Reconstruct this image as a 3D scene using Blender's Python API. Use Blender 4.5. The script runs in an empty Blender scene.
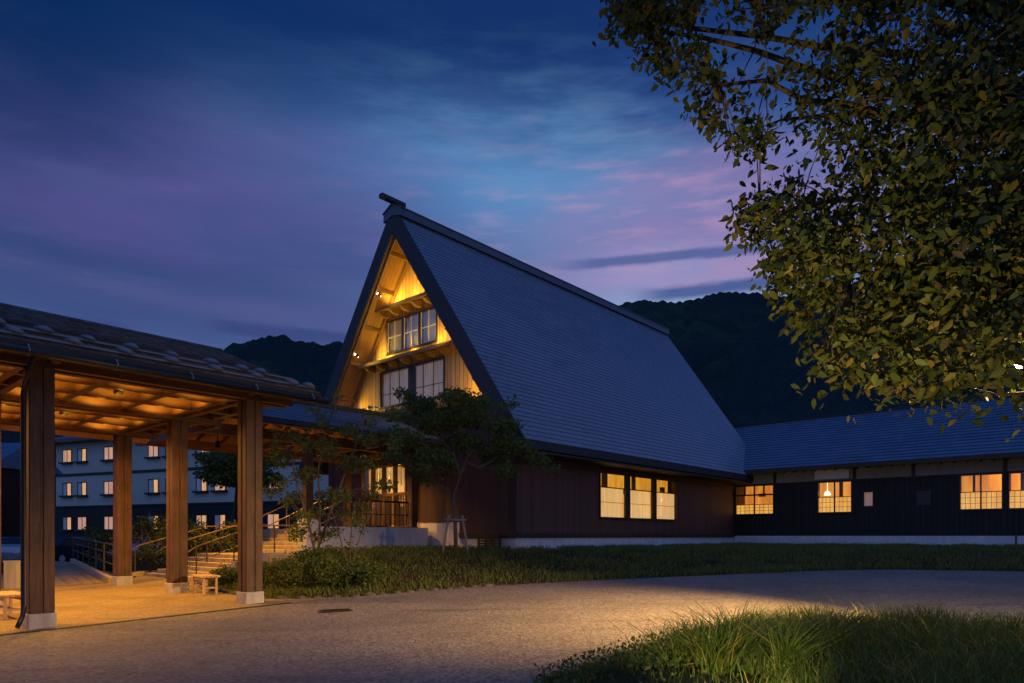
import bpy, math, random
import numpy as np
from mathutils import Vector, Matrix, noise
R = math.radians
random.seed(7); rng = np.random.default_rng(7)
sc = bpy.context.scene
col = sc.collection

# ------------------------------------------------------------------ camera
F = 682.7; HX, HY = 512.0, 536.0; CAMZ = 1.5
cam_d = bpy.data.cameras.new('camera'); cam = bpy.data.objects.new('camera', cam_d); col.objects.link(cam)
cam.location = (0, 0, CAMZ); cam.rotation_euler = (R(90), 0, 0)
cam_d.lens = 24.0; cam_d.sensor_width = 36.0; cam_d.shift_y = (HY-341.5)/1024
cam_d.clip_start = 0.1; cam_d.clip_end = 3000
sc.camera = cam
sc.view_settings.view_transform = 'Standard'; sc.view_settings.look = 'None'
sc.view_settings.exposure = 0; sc.view_settings.gamma = 1
try:
    sc.cycles.use_denoising = True
    sc.cycles.max_bounces = 6; sc.cycles.transparent_max_bounces = 12
    sc.cycles.sample_clamp_indirect = 3.0; sc.cycles.sample_clamp_direct = 0
    sc.cycles.use_light_tree = True
except Exception: pass

# ------------------------------------------------------------------ node helpers
class NT:
    def __init__(s, nt): s.nt = nt
    def n(s, t, **k):
        o = s.nt.nodes.new(t)
        for a, b in k.items(): setattr(o, a, b)
        return o
    def link(s, a, b): s.nt.links.new(a, b)
    def put(s, sock, v):
        if hasattr(v, 'is_output') or hasattr(v, 'links'): s.link(v, sock)
        elif isinstance(v, (tuple, list)) and len(v) == 3 and len(sock.default_value) == 4: sock.default_value = (*v, 1)
        else: sock.default_value = v
    def m(s, op, a, b=0.0, c=0.0, clamp=False):
        o = s.n('ShaderNodeMath', operation=op, use_clamp=clamp)
        for i, v in enumerate((a, b, c)): s.put(o.inputs[i], v)
        return o.outputs[0]
    def vm(s, op, a, b):
        o = s.n('ShaderNodeVectorMath', operation=op); s.put(o.inputs[0], a); s.put(o.inputs[1], b)
        return o.outputs[0]
    def mix(s, f, a, b, mode='MIX'):
        o = s.n('ShaderNodeMix', data_type='RGBA', blend_type=mode)
        s.put(o.inputs[0], f); s.put(o.inputs[6], a); s.put(o.inputs[7], b)
        return o.outputs[2]
    def comb(s, x, y, z):
        o = s.n('ShaderNodeCombineXYZ')
        for i, v in enumerate((x, y, z)): s.put(o.inputs[i], v)
        return o.outputs[0]
    def sep(s, v):
        o = s.n('ShaderNodeSeparateXYZ'); s.put(o.inputs[0], v); return o.outputs
    def noise(s, vec, scale=5, detail=3, rough=.55):
        o = s.n('ShaderNodeTexNoise'); s.put(o.inputs['Vector'], vec)
        o.inputs['Scale'].default_value = scale; o.inputs['Detail'].default_value = detail; o.inputs['Roughness'].default_value = rough
        return o.outputs[0]
    def ramp(s, f, stops, interp='LINEAR'):
        o = s.n('ShaderNodeValToRGB'); cr = o.color_ramp; cr.interpolation = interp
        while len(cr.elements) < len(stops): cr.elements.new(.5)
        for e, (p, c) in zip(cr.elements, stops):
            e.position = p; e.color = (*c, 1) if len(c) == 3 else c
        s.put(o.inputs[0], f); return o.outputs[0]
    def smooth(s, v, lo, hi):
        o = s.n('ShaderNodeMapRange', interpolation_type='SMOOTHSTEP'); s.put(o.inputs[0], v)
        o.inputs[1].default_value = lo; o.inputs[2].default_value = hi
        return o.outputs[0]

def srgb(r, g, b):
    f = lambda c: (c/255/12.92) if c/255 <= .04045 else ((c/255+.055)/1.055)**2.4
    return (f(r), f(g), f(b))

# ------------------------------------------------------------------ world (dusk sky)
w = bpy.data.worlds.new('World'); sc.world = w; w.use_nodes = True
g = NT(w.node_tree); g.nt.nodes.clear()
dirv = g.n('ShaderNodeTexCoord').outputs['Generated']
dx, dy, dz = g.sep(dirv)
az = g.m('ARCTAN2', dx, dy)
el = g.m('ARCSINE', g.m('MAXIMUM', g.m('MINIMUM', dz, 1.0), -1.0))
def azel(px, py):
    a = math.atan((px-HX)/F); return a, math.atan((HY-py)/math.hypot(F, px-HX))
grad = g.ramp(g.m('DIVIDE', el, 1.5708), [
    (0.0, srgb(80,104,150)), (0.17, srgb(88,108,162)), (0.22, srgb(80,104,160)), (0.30, srgb(66,98,158)),
    (0.345, srgb(36,68,130)), (0.40, srgb(22,52,108)), (0.50, srgb(16,44,98)), (0.75, srgb(18,44,102)), (1.0, srgb(22,50,114))])
# stretched cloud noise
cv = g.comb(g.m('MULTIPLY', az, 1.3), g.m('ADD', g.m('MULTIPLY', el, 4.0), g.m('MULTIPLY', az, -.35)), 0.0)
cn = g.noise(cv, 2.3, 6, .58)
cn2 = g.noise(g.comb(g.m('MULTIPLY', az, 2.0), g.m('MULTIPLY', el, 11.0), 3.7), 2.2, 5, .6)
cw = g.noise(g.comb(az, g.m('MULTIPLY', el, 2.5), 7.1), 3.0, 3, .5)
def blob(px, py, sx, sy, tilt=0.0):
    a0, e0 = azel(px, py)
    da = g.m('SUBTRACT', az, a0); de = g.m('SUBTRACT', el, e0)
    de = g.m('ADD', de, g.m('MULTIPLY', da, tilt))
    de = g.m('ADD', de, g.m('MULTIPLY', g.m('SUBTRACT', cw, .5), .10))
    q = g.m('ADD', g.m('POWER', g.m('DIVIDE', g.m('ABSOLUTE', da), sx/F), 2.0), g.m('POWER', g.m('DIVIDE', g.m('ABSOLUTE', de), sy/F), 2.0))
    return g.m('EXPONENT', g.m('MULTIPLY', q, -1.0))
c = grad
def over(c, f, k, colr):
    return g.mix(g.m('MULTIPLY', f, k, clamp=True), c, colr)
nsoft = g.smooth(cn, .32, .66)
c = over(c, g.m('MULTIPLY', blob(-20, 40, 330, 190), 1.0), .95, srgb(3,38,88))
c = over(c, blob(520, 190, 190, 48, .1), .95, srgb(82,140,192))
c = over(c, g.m('MULTIPLY', blob(540, 150, 200, 60), g.smooth(cn2, .42, .7)), .35, srgb(118,168,210))
c = over(c, g.m('MULTIPLY', blob(230, 196, 190, 55, -.10), g.m('ADD', g.m('MULTIPLY', nsoft, .5), .5)), .95, srgb(93,89,152))
c = over(c, g.m('MULTIPLY', blob(100, 225, 190, 34), g.m('ADD', g.m('MULTIPLY', nsoft, .5), .4)), .8, srgb(84,78,140))
c = over(c, g.m('MULTIPLY', blob(690, 222, 130, 42), g.m('ADD', g.m('MULTIPLY', nsoft, .6), .4)), .9, srgb(168,126,178))
c = over(c, blob(640, 272, 190, 26), .85, srgb(150,148,196))
c = over(c, g.m('MULTIPLY', blob(760, 266, 100, 12), g.smooth(cn2, .35, .6)), .7, srgb(184,140,180))
c = over(c, blob(330, 262, 170, 24), .55, srgb(54,78,136))
c = over(c, blob(90, 292, 240, 36), .85, srgb(44,66,118))
c = over(c, blob(250, 318, 190, 16), .55, srgb(92,94,150))
c = over(c, g.m('MULTIPLY', blob(180, 262, 320, 60), g.smooth(cn2, .46, .68)), .45, srgb(44,62,120))
c = over(c, g.m('MULTIPLY', blob(300, 90, 420, 60), g.smooth(cn, .42, .68)), .10, srgb(24,50,108))
c = over(c, g.m('MULTIPLY', blob(640, 215, 190, 60), g.smooth(g.noise(g.comb(g.m('MULTIPLY', az, 5), g.m('MULTIPLY', el, 26), 1.3), 1.6, 6, .62), .45, .72)), .55, srgb(188,150,186))
c = over(c, g.m('MULTIPLY', blob(120, 285, 330, 50), g.smooth(g.noise(g.comb(g.m('MULTIPLY', az, 4), g.m('MULTIPLY', el, 22), 5.3), 1.6, 6, .62), .42, .75)), .35, srgb(96,92,148))
# bright gap above the hills on the right and streaks of dark stratus
c = over(c, blob(700, 296, 190, 12), .8, srgb(140,168,206))
def streak(px0, px1, py, hh, k, colr, tilt=0.0):
    a0, e0 = azel((px0+px1)/2, py); a1, _ = azel(px1, py); hw = abs(a1-a0)
    da = g.m('SUBTRACT', az, a0)
    de = g.m('SUBTRACT', g.m('ADD', el, g.m('MULTIPLY', da, tilt)), e0)
    de = g.m('ADD', de, g.m('MULTIPLY', g.m('SUBTRACT', cn2, .5), .022))
    fa = g.smooth(g.m('ABSOLUTE', g.m('DIVIDE', da, hw)), 1.0, .55)
    fe = g.smooth(g.m('ABSOLUTE', g.m('DIVIDE', de, hh/F*.75)), 1.3, .35)
    return g.m('MULTIPLY', g.m('MULTIPLY', fa, fe), k)
c = g.mix(streak(525, 830, 257, 7, .85, None, .0), c, srgb(76,94,152))
c = g.mix(streak(605, 880, 286, 8, .9, None, .0), c, srgb(66,88,146))
c = g.mix(streak(200, 380, 335, 9, .7, None), c, srgb(52,66,122))
c = g.mix(streak(-60, 150, 318, 8, .5, None), c, srgb(50,64,122))
c = g.mix(streak(350, 560, 318, 8, .5, None), c, srgb(60,80,140))
# general mottling
c = g.mix(g.m('MULTIPLY', g.m('MULTIPLY', g.smooth(cn2, .4, .8), g.smooth(el, .62, .40)), .12), c, srgb(110,130,180))
# the sky above and behind the viewer, where the west still glows: brighter
back = g.smooth(dy, .25, -.5)
up = g.smooth(el, .95, 1.35)
c = g.mix(g.m('MAXIMUM', g.m('MULTIPLY', back, g.smooth(el, -.02, .45)), g.m('MULTIPLY', up, .75)), c, srgb(84,122,196))
below = g.smooth(el, 0.0, -.06)
c = g.mix(below, c, (0.004, .006, .012))
bg = g.n('ShaderNodeBackground'); g.link(c, bg.inputs[0]); bg.inputs[1].default_value = 1.0
out = g.n('ShaderNodeOutputWorld'); g.link(bg.outputs[0], out.inputs[0])

# ------------------------------------------------------------------ frames and pixel helper
C0 = Vector((.13, 22.0, 0)); U = Vector((.665, .747, 0)).normalized(); W_ = Vector((-U.y, U.x, 0))
ANG = math.atan2(U.y, U.x)
def P(a, b, z=0): v = C0 + U*a + W_*b; return Vector((v.x, v.y, z))
def ab(x, y):
    d = Vector((x, y, 0)) - C0; return d.dot(U), d.dot(W_)
def zr(x, y):
    x = min(max(x, -22), 20); y = min(max(y, -5), 24)
    return .02*(x+7.7)+.03*(y-11.2)
def gp(px, py, dz=0.0):
    # where the line of sight through a picture point meets the sloping ground plane
    kx = (px-HX)/F; kz = (HY-py)/F
    # z = CAMZ + kz*Y = .02*(kx*Y+7.7)+.03*(Y-11.2)+dz
    Y = (.02*7.7-.03*11.2+dz-CAMZ)/(kz-.02*kx-.03)
    x = kx*Y; return (x, Y, zr(x, Y)+dz)
def at(px, Y, z=None, py=None):
    x = (px-HX)/F*Y
    return Vector((x, Y, z if z is not None else CAMZ+(HY-py)/F*Y))

# ------------------------------------------------------------------ materials
MATS = {}
def mat(name, base, rough=.6, spec=.5, metal=0.0, fn=None, bump=None, emit=None):
    m = bpy.data.materials.new(name); m.use_nodes = True
    g = NT(m.node_tree); b = m.node_tree.nodes['Principled BSDF']
    b.inputs['Base Color'].default_value = (*base, 1); b.inputs['Roughness'].default_value = rough
    b.inputs['Specular IOR Level'].default_value = spec; b.inputs['Metallic'].default_value = metal
    if emit:
        b.inputs['Emission Color'].default_value = (*emit[0], 1); b.inputs['Emission Strength'].default_value = emit[1]
    if fn:
        r = fn(g, b)
        if r is not None:
            g.link(r, b.inputs['Base Color'])
    MATS[name] = m
    return m
def oc(g): return g.n('ShaderNodeTexCoord').outputs['Object']
def add_bump(g, b, h, strength=.4, dist=.01):
    o = g.n('ShaderNodeBump'); o.inputs['Strength'].default_value = strength; o.inputs['Distance'].default_value = dist
    g.link(h, o.inputs['Height']); g.link(o.outputs[0], b.inputs['Normal'])

def planks(name, c1, c2, axis, width, rough=.6, groove=.12, gdark=.35, grain='z'):
    def fn(g, b):
        o = oc(g); s = g.sep(o); t = g.m('DIVIDE', s[axis], width)
        idx = g.m('FLOOR', t); fr = g.m('FRACT', t)
        wn = g.n('ShaderNodeTexWhiteNoise', noise_dimensions='1D'); g.link(idx, wn.inputs['W'])
        sc3 = {'z': (14, 14, .9), 'x': (.9, 14, 14), 'y': (14, .9, 14)}[grain]
        nz = g.noise(g.vm('ADD', g.vm('MULTIPLY', o, sc3), g.comb(g.m('MULTIPLY', wn.outputs[0], 30), 0, g.m('MULTIPLY', wn.outputs[0], 17))), 1.6, 5, .6)
        cc = g.mix(g.m('ADD', g.m('MULTIPLY', nz, .9), g.m('MULTIPLY', g.m('SUBTRACT', wn.outputs[0], .5), .7), clamp=True), c1, c2)
        edge = g.smooth(g.m('ABSOLUTE', g.m('SUBTRACT', fr, .5)), .5-groove, .5)
        cc = g.mix(g.m('MULTIPLY', edge, 1-gdark), cc, tuple(x*.3 for x in c1))
        add_bump(g, b, g.m('SUBTRACT', g.m('MULTIPLY', nz, .3), edge), .6, .015)
        return cc
    return mat(name, c1, rough, fn=fn)
def grainy(name, c1, c2, rough=.6, scale=(6, 6, 1), nscale=3, spec=.4):
    def fn(g, b):
        nz = g.noise(g.vm('MULTIPLY', oc(g), scale), nscale, 5, .65)
        n2 = g.noise(oc(g), 1.3, 3, .5)
        add_bump(g, b, nz, .35, .01)
        return g.mix(g.m('ADD', g.m('MULTIPLY', nz, .8), g.m('MULTIPLY', n2, .35), clamp=True), c1, c2)
    return mat(name, c1, rough, spec=spec, fn=fn)
def concrete(name, c1, c2, rough=.85):
    def fn(g, b):
        o = oc(g)
        n1 = g.noise(o, 1.1, 5, .6); n2 = g.noise(o, 45, 3, .6); n3 = g.noise(g.vm('MULTIPLY', o, (4, 4, .5)), 1.5, 4, .6)
        add_bump(g, b, n2, .3, .006)
        v = g.m('ADD', g.m('MULTIPLY', n1, .6), g.m('MULTIPLY', n3, .6))
        v = g.smooth(v, .4, .85)
        c = g.mix(v, c1, c2)
        return g.mix(g.m('MULTIPLY', g.smooth(n2, .45, .8), .25), c, tuple(x*.5 for x in c1))
    return mat(name, c1, rough, spec=.25, fn=fn)

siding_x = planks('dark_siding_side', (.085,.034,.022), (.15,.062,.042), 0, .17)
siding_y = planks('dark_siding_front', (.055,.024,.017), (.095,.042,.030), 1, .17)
siding_wing = planks('charred_siding', (.006,.005,.005), (.014,.011,.010), 1, .2)
gable_wood = planks('cedar_gable_boards', (.42,.24,.085), (.64,.40,.16), 1, .21, .55, .13, .15)
soffit_wood = planks('cedar_soffit_boards', (.24,.125,.04), (.42,.23,.085), 0, .16, .5, .10, .3, 'z')
trim_wood = grainy('cedar_trim', (.16,.085,.035), (.30,.17,.07), .55, (3, 3, 3), 3)
dark_wood = grainy('dark_brown_timber', (.030,.020,.015), (.060,.038,.026), .6, (5, 5, 1.2))
barge_mat = grainy('barge_board_dark', (.030,.026,.032), (.055,.046,.052), .55, (2, 2, 2))
def post_fn(g, b):
    o = oc(g); n1 = g.noise(g.vm('MULTIPLY', o, (16, 16, .7)), 2.2, 6, .7); n2 = g.noise(o, 1.6, 4, .6); n3 = g.noise(g.vm('MULTIPLY', o, (40, 40, 1.4)), 1.8, 3, .6)
    cr = g.smooth(n3, .64, .72)
    add_bump(g, b, g.m('SUBTRACT', n1, cr), .6, .012)
    cc = g.mix(g.smooth(g.m('ADD', g.m('MULTIPLY', n1, .6), g.m('MULTIPLY', n2, .5)), .35, .8), (.032,.014,.006), (.145,.066,.026))
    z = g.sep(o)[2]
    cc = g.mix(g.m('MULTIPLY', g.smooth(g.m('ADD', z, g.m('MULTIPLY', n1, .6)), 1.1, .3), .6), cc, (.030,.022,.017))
    return g.mix(g.m('MULTIPLY', cr, .7), cc, (.010,.006,.004))
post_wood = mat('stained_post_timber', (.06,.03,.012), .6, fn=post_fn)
beam_wood = grainy('stained_beam_timber', (.065,.031,.013), (.14,.070,.030), .55, (1, 5, 5), 2.6)
ceil_wood = planks('ceiling_boards', (.26,.13,.045), (.42,.23,.09), 0, .18, .55, .06, .5, 'y')
bench_wood = grainy('pale_bench_wood', (.36,.24,.13), (.56,.40,.24), .6, (2, 8, 8), 3)
conc = concrete('concrete_wall', (.30,.29,.30), (.48,.46,.47))
conc_base = concrete('concrete_base_pale', (.58,.57,.60), (.80,.79,.82))
conc_step = concrete('stair_concrete', (.34,.27,.17), (.52,.43,.29))
stone_m = concrete('edging_stone', (.045,.042,.038), (.12,.11,.10))
roofstone_m = concrete('pale_roof_stone', (.13,.14,.17), (.27,.285,.33))
plaster = concrete('plaster_white', (.26,.25,.235), (.36,.345,.325), .9)
metal_dark = mat('dark_metal', (.025,.022,.022), .4, metal=.6)
metal_pipe = mat('black_pipe', (.015,.015,.018), .35)
rail_m = mat('brown_rail', (.10,.065,.045), .4, metal=.3)
wood_rail = grainy('handrail_wood', (.14,.08,.04), (.22,.13,.065), .45)
frame_m = mat('window_frame_dark', (.022,.016,.013), .45)
frame_w = mat('window_bar_pale', (.60,.58,.55), .5)
room_m = mat('room_wall', (.62,.45,.26), .8)
room_dark = mat('room_furniture', (.06,.035,.02), .6)
curtain_m = None

def slate_fn(rows, cw, amp, c1, c2, z0=0.0, jd=.0):
    def fn(g, b):
        o = oc(g); s = g.sep(o)
        rz_ = g.m('DIVIDE', g.m('SUBTRACT', s[2], z0), rows); row = g.m('FLOOR', rz_)
        return_off = g.m('MULTIPLY', row, .37)
        cell = g.m('FLOOR', g.m('ADD', g.m('DIVIDE', s[cw[0]], cw[1]), return_off))
        fr = g.m('FRACT', g.m('ADD', g.m('DIVIDE', s[cw[0]], cw[1]), return_off))
        wn = g.n('ShaderNodeTexWhiteNoise', noise_dimensions='2D'); g.link(g.comb(cell, row, 0), wn.inputs['Vector'])
        nz = g.noise(o, .35, 4, .6); n2 = g.noise(o, 18, 3, .6)
        v = g.m('ADD', g.m('MULTIPLY', wn.outputs[0], amp), g.m('MULTIPLY', nz, .9-amp))
        sk = g.noise(g.vm('MULTIPLY', o, (1.6, 1.6, .22)), 1.1, 4, .6)
        v = g.m('ADD', g.m('ADD', v, g.m('MULTIPLY', n2, .12)), g.m('MULTIPLY', g.m('SUBTRACT', sk, .5), .55), clamp=True)
        cc = g.mix(v, c1, c2)
        e = g.smooth(fr, .94, .99)
        cc = g.mix(g.m('MULTIPLY', e, .5), cc, tuple(x*.35 for x in c1))
        if jd: cc = g.mix(g.m('MULTIPLY', g.smooth(g.m('FRACT', g.m('ADD', rz_, .5)), .5-jd, .5), g.smooth(g.m('FRACT', g.m('ADD', rz_, .5)), .5+jd, .5)), cc, tuple(x*.45 for x in c1))
        g.link(g.m('ADD', .38, g.m('MULTIPLY', wn.outputs[0], .15)), b.inputs['Roughness'])
        return cc
    return fn
roof_main = mat('slate_roof_main', (.14,.15,.17), .45, fn=slate_fn(9.13/56, (0, 1.2), .34, (.165,.195,.255), (.265,.30,.375), 4.47, .15))
roof_wing = mat('tile_roof_wing', (.14,.15,.17), .4, fn=slate_fn(.16, (1, .33), .5, (.065,.13,.225), (.13,.22,.34), 4.68, .14))
roof_tile = mat('shingle_roof_canopy', (.10,.10,.11), .6, fn=slate_fn(.0727, (0, .14), .75, (.030,.036,.052), (.13,.155,.20), 4.42, .2))
gap_m = mat('roof_edge_dark', (.02,.022,.03), .6)
pale_batten = grainy('weathered_batten', (.20,.18,.16), (.34,.31,.28), .8)

def aggregate(name, c1, c2, scale=42):
    def fn(g, b):
        o = oc(g)
        v = g.n('ShaderNodeTexVoronoi'); g.link(o, v.inputs['Vector']); v.inputs['Scale'].default_value = scale
        big = g.noise(o, .35, 5, .6); mid = g.noise(o, 2.5, 4, .6); fine = g.noise(o, 90, 3, .7)
        s = g.sep(v.outputs['Color'])
        t = g.m('ADD', g.m('MULTIPLY', s[0], .55), g.m('MULTIPLY', fine, .45))
        cc = g.mix(t, c1, c2)
        cc = g.mix(g.m('MULTIPLY', g.smooth(big, .38, .68), .35), cc, tuple(x*.62 for x in c1))
        cc = g.mix(g.m('MULTIPLY', g.smooth(mid, .52, .75), .22), cc, tuple(x*.55 for x in c1))
        st = g.noise(g.vm('MULTIPLY', o, (.35, 1.6, 1)), .8, 5, .65); sp = g.noise(o, 4.5, 2, .5)
        cc = g.mix(g.m('MULTIPLY', g.smooth(st, .56, .70), .35), cc, tuple(x*.45 for x in c1))
        cc = g.mix(g.m('MULTIPLY', g.smooth(sp, .68, .74), .5), cc, tuple(x*.3 for x in c1))
        add_bump(g, b, g.m('ADD', v.outputs['Distance'], g.m('MULTIPLY', fine, .5)), .6, .012)
        return cc
    return mat(name, c1, .8, spec=.3, fn=fn)
road_m = aggregate('road_aggregate', (.072,.066,.064), (.31,.28,.262), 24)
pave_m = aggregate('washed_gravel_paving', (.16,.115,.065), (.42,.32,.19), 30)

def soil_fn(g, b):
    o = oc(g); n1 = g.noise(o, .6, 4, .6); n2 = g.noise(o, 14, 4, .7); n3 = g.noise(o, 60, 3, .6)
    add_bump(g, b, g.m('ADD', n2, n3), .8, .03)
    cc = g.mix(g.smooth(n1, .4, .6), (.022,.034,.012), (.040,.030,.016))
    return g.mix(g.smooth(n2, .45, .7), cc, (.055,.040,.022))
soil_m = mat('soil_and_thatch', (.04,.03,.02), .95, spec=.1, fn=soil_fn)

def leaf_mat(name, c1, c2, c3=None, trans=.35, rough=.55):
    m = bpy.data.materials.new(name); m.use_nodes = True; g = NT(m.node_tree); g.nt.nodes.clear()
    geo = g.n('ShaderNodeNewGeometry'); rnd = geo.outputs['Random Per Island']
    stops = [(0, c1), (.75, c2), (1.0, c3 or c2)]
    cc = g.ramp(rnd, stops)
    nz = g.noise(g.n('ShaderNodeTexCoord').outputs['Object'], 1.1, 3, .5)
    cc = g.mix(g.smooth(nz, .3, .7), cc, g.mix(.5, cc, c1))
    d = g.n('ShaderNodeBsdfPrincipled'); g.link(cc, d.inputs['Base Color']); d.inputs['Roughness'].default_value = rough
    d.inputs['Specular IOR Level'].default_value = .3
    t = g.n('ShaderNodeBsdfTranslucent'); g.link(cc, t.inputs[0])
    mx = g.n('ShaderNodeMixShader'); mx.inputs[0].default_value = trans
    g.link(d.outputs[0], mx.inputs[1]); g.link(t.outputs[0], mx.inputs[2])
    o = g.n('ShaderNodeOutputMaterial'); g.link(mx.outputs[0], o.inputs[0])
    return m
leaf_big = leaf_mat('cherry_leaves', (.030,.052,.012), (.095,.115,.024), (.20,.13,.03))
leaf_maple = leaf_mat('maple_leaves', (.065,.105,.022), (.14,.185,.040), (.19,.20,.045))
leaf_pale = leaf_mat('pale_leaves', (.08,.12,.028), (.16,.21,.045), (.21,.22,.05))
leaf_dark = leaf_mat('shrub_leaves', (.040,.075,.018), (.095,.150,.036), (.15,.17,.04))
leaf_mid = leaf_mat('planter_leaves', (.045,.075,.02), (.10,.14,.035), (.16,.15,.04))
grass_m = leaf_mat('grass_blades', (.045,.080,.016), (.110,.165,.030), (.34,.27,.10), .35)
lawn_m = leaf_mat('bank_grass_blades', (.075,.115,.022), (.15,.195,.042), (.22,.18,.07), .3)
bark_m = grainy('bark', (.05,.035,.025), (.12,.085,.06), .9, (8, 8, 2), 4)
bark_pale = grainy('bark_pale', (.09,.065,.05), (.16,.12,.09), .9, (8, 8, 2), 4)

def glass_mat(name, tint=(1, 1, 1), refl=.12):
    m = bpy.data.materials.new(name); m.use_nodes = True; g = NT(m.node_tree); g.nt.nodes.clear()
    t = g.n('ShaderNodeBsdfTransparent'); t.inputs[0].default_value = (*tint, 1)
    gl = g.n('ShaderNodeBsdfGlossy'); gl.inputs['Roughness'].default_value = .03
    fr = g.n('ShaderNodeLayerWeight'); fr.inputs[0].default_value = .5
    mx = g.n('ShaderNodeMixShader'); g.link(g.m('ADD', g.m('MULTIPLY', g.m('POWER', fr.outputs['Facing'], 4.0), .7), .02+refl*.3, clamp=True), mx.inputs[0])
    g.link(t.outputs[0], mx.inputs[1]); g.link(gl.outputs[0], mx.inputs[2])
    o = g.n('ShaderNodeOutputMaterial'); g.link(mx.outputs[0], o.inputs[0]); return m
glass = glass_mat('window_glass', (.95, .95, .95))
glass_d = glass_mat('window_glass_reflecting', (.85, .85, .85), .5)
def glow(name, c1, c2, strength, axis=0, scale=8, nscale=2.0):
    # lit blinds, shoji paper and curtains: cloth folds vary what the light behind shows
    m = bpy.data.materials.new(name); m.use_nodes = True; g = NT(m.node_tree); g.nt.nodes.clear()
    o = g.n('ShaderNodeTexCoord').outputs['Object']
    vec = [1.2, 1.2, .4]; vec[axis] = scale
    nz = g.noise(g.vm('MULTIPLY', o, tuple(vec)), nscale, 3, .5)
    cc = g.mix(g.smooth(nz, .3, .7), c1, c2)
    e = g.n('ShaderNodeEmission'); g.link(cc, e.inputs[0]); e.inputs[1].default_value = strength
    d = g.n('ShaderNodeBsdfDiffuse'); d.inputs[0].default_value = (.6, .6, .6, 1)
    a = g.n('ShaderNodeAddShader'); g.link(e.outputs[0], a.inputs[0]); g.link(d.outputs[0], a.inputs[1])
    u = g.n('ShaderNodeOutputMaterial'); g.link(a.outputs[0], u.inputs[0]); return m
blind_m = glow('lit_blind', srgb(222,162,74), srgb(248,198,110), 1.0, 0, 9)
shoji_m = glow('lit_shoji_paper', srgb(234,158,44), srgb(250,188,74), 1.0, 1, 2)
room_glow = glow('lit_room_wall', srgb(196,104,28), srgb(236,150,48), 1.0, 1, 1.5)
room_glow_x = glow('lit_room_wall_yellow', srgb(206,128,22), srgb(240,168,44), 1.0, 0, 1.5)
curt_m = glow('beige_curtain', srgb(70,54,36), srgb(136,110,76), .7, 1, 14)
curt_blue = glow('upper_curtain', srgb(60,58,72), srgb(110,104,116), .45, 1, 10)
hotel_lit = glow('hotel_curtain_pink', srgb(178,120,78), srgb(214,158,104), .8, 0, 3)
hotel_amber = glow('hotel_window_amber', srgb(200,130,40), srgb(236,176,70), .9, 0, 3)
hotel_dim = glow('hotel_window_dim', srgb(30,36,50), srgb(60,62,74), .5, 0, 3)
bulb_m = mat('lamp_bulb', (1, .8, .5), emit=((1, .78, .42), 30))
bulb_big = mat('street_lamp_bulb', (1, .9, .7), emit=((1, .86, .58), 60))

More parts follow.
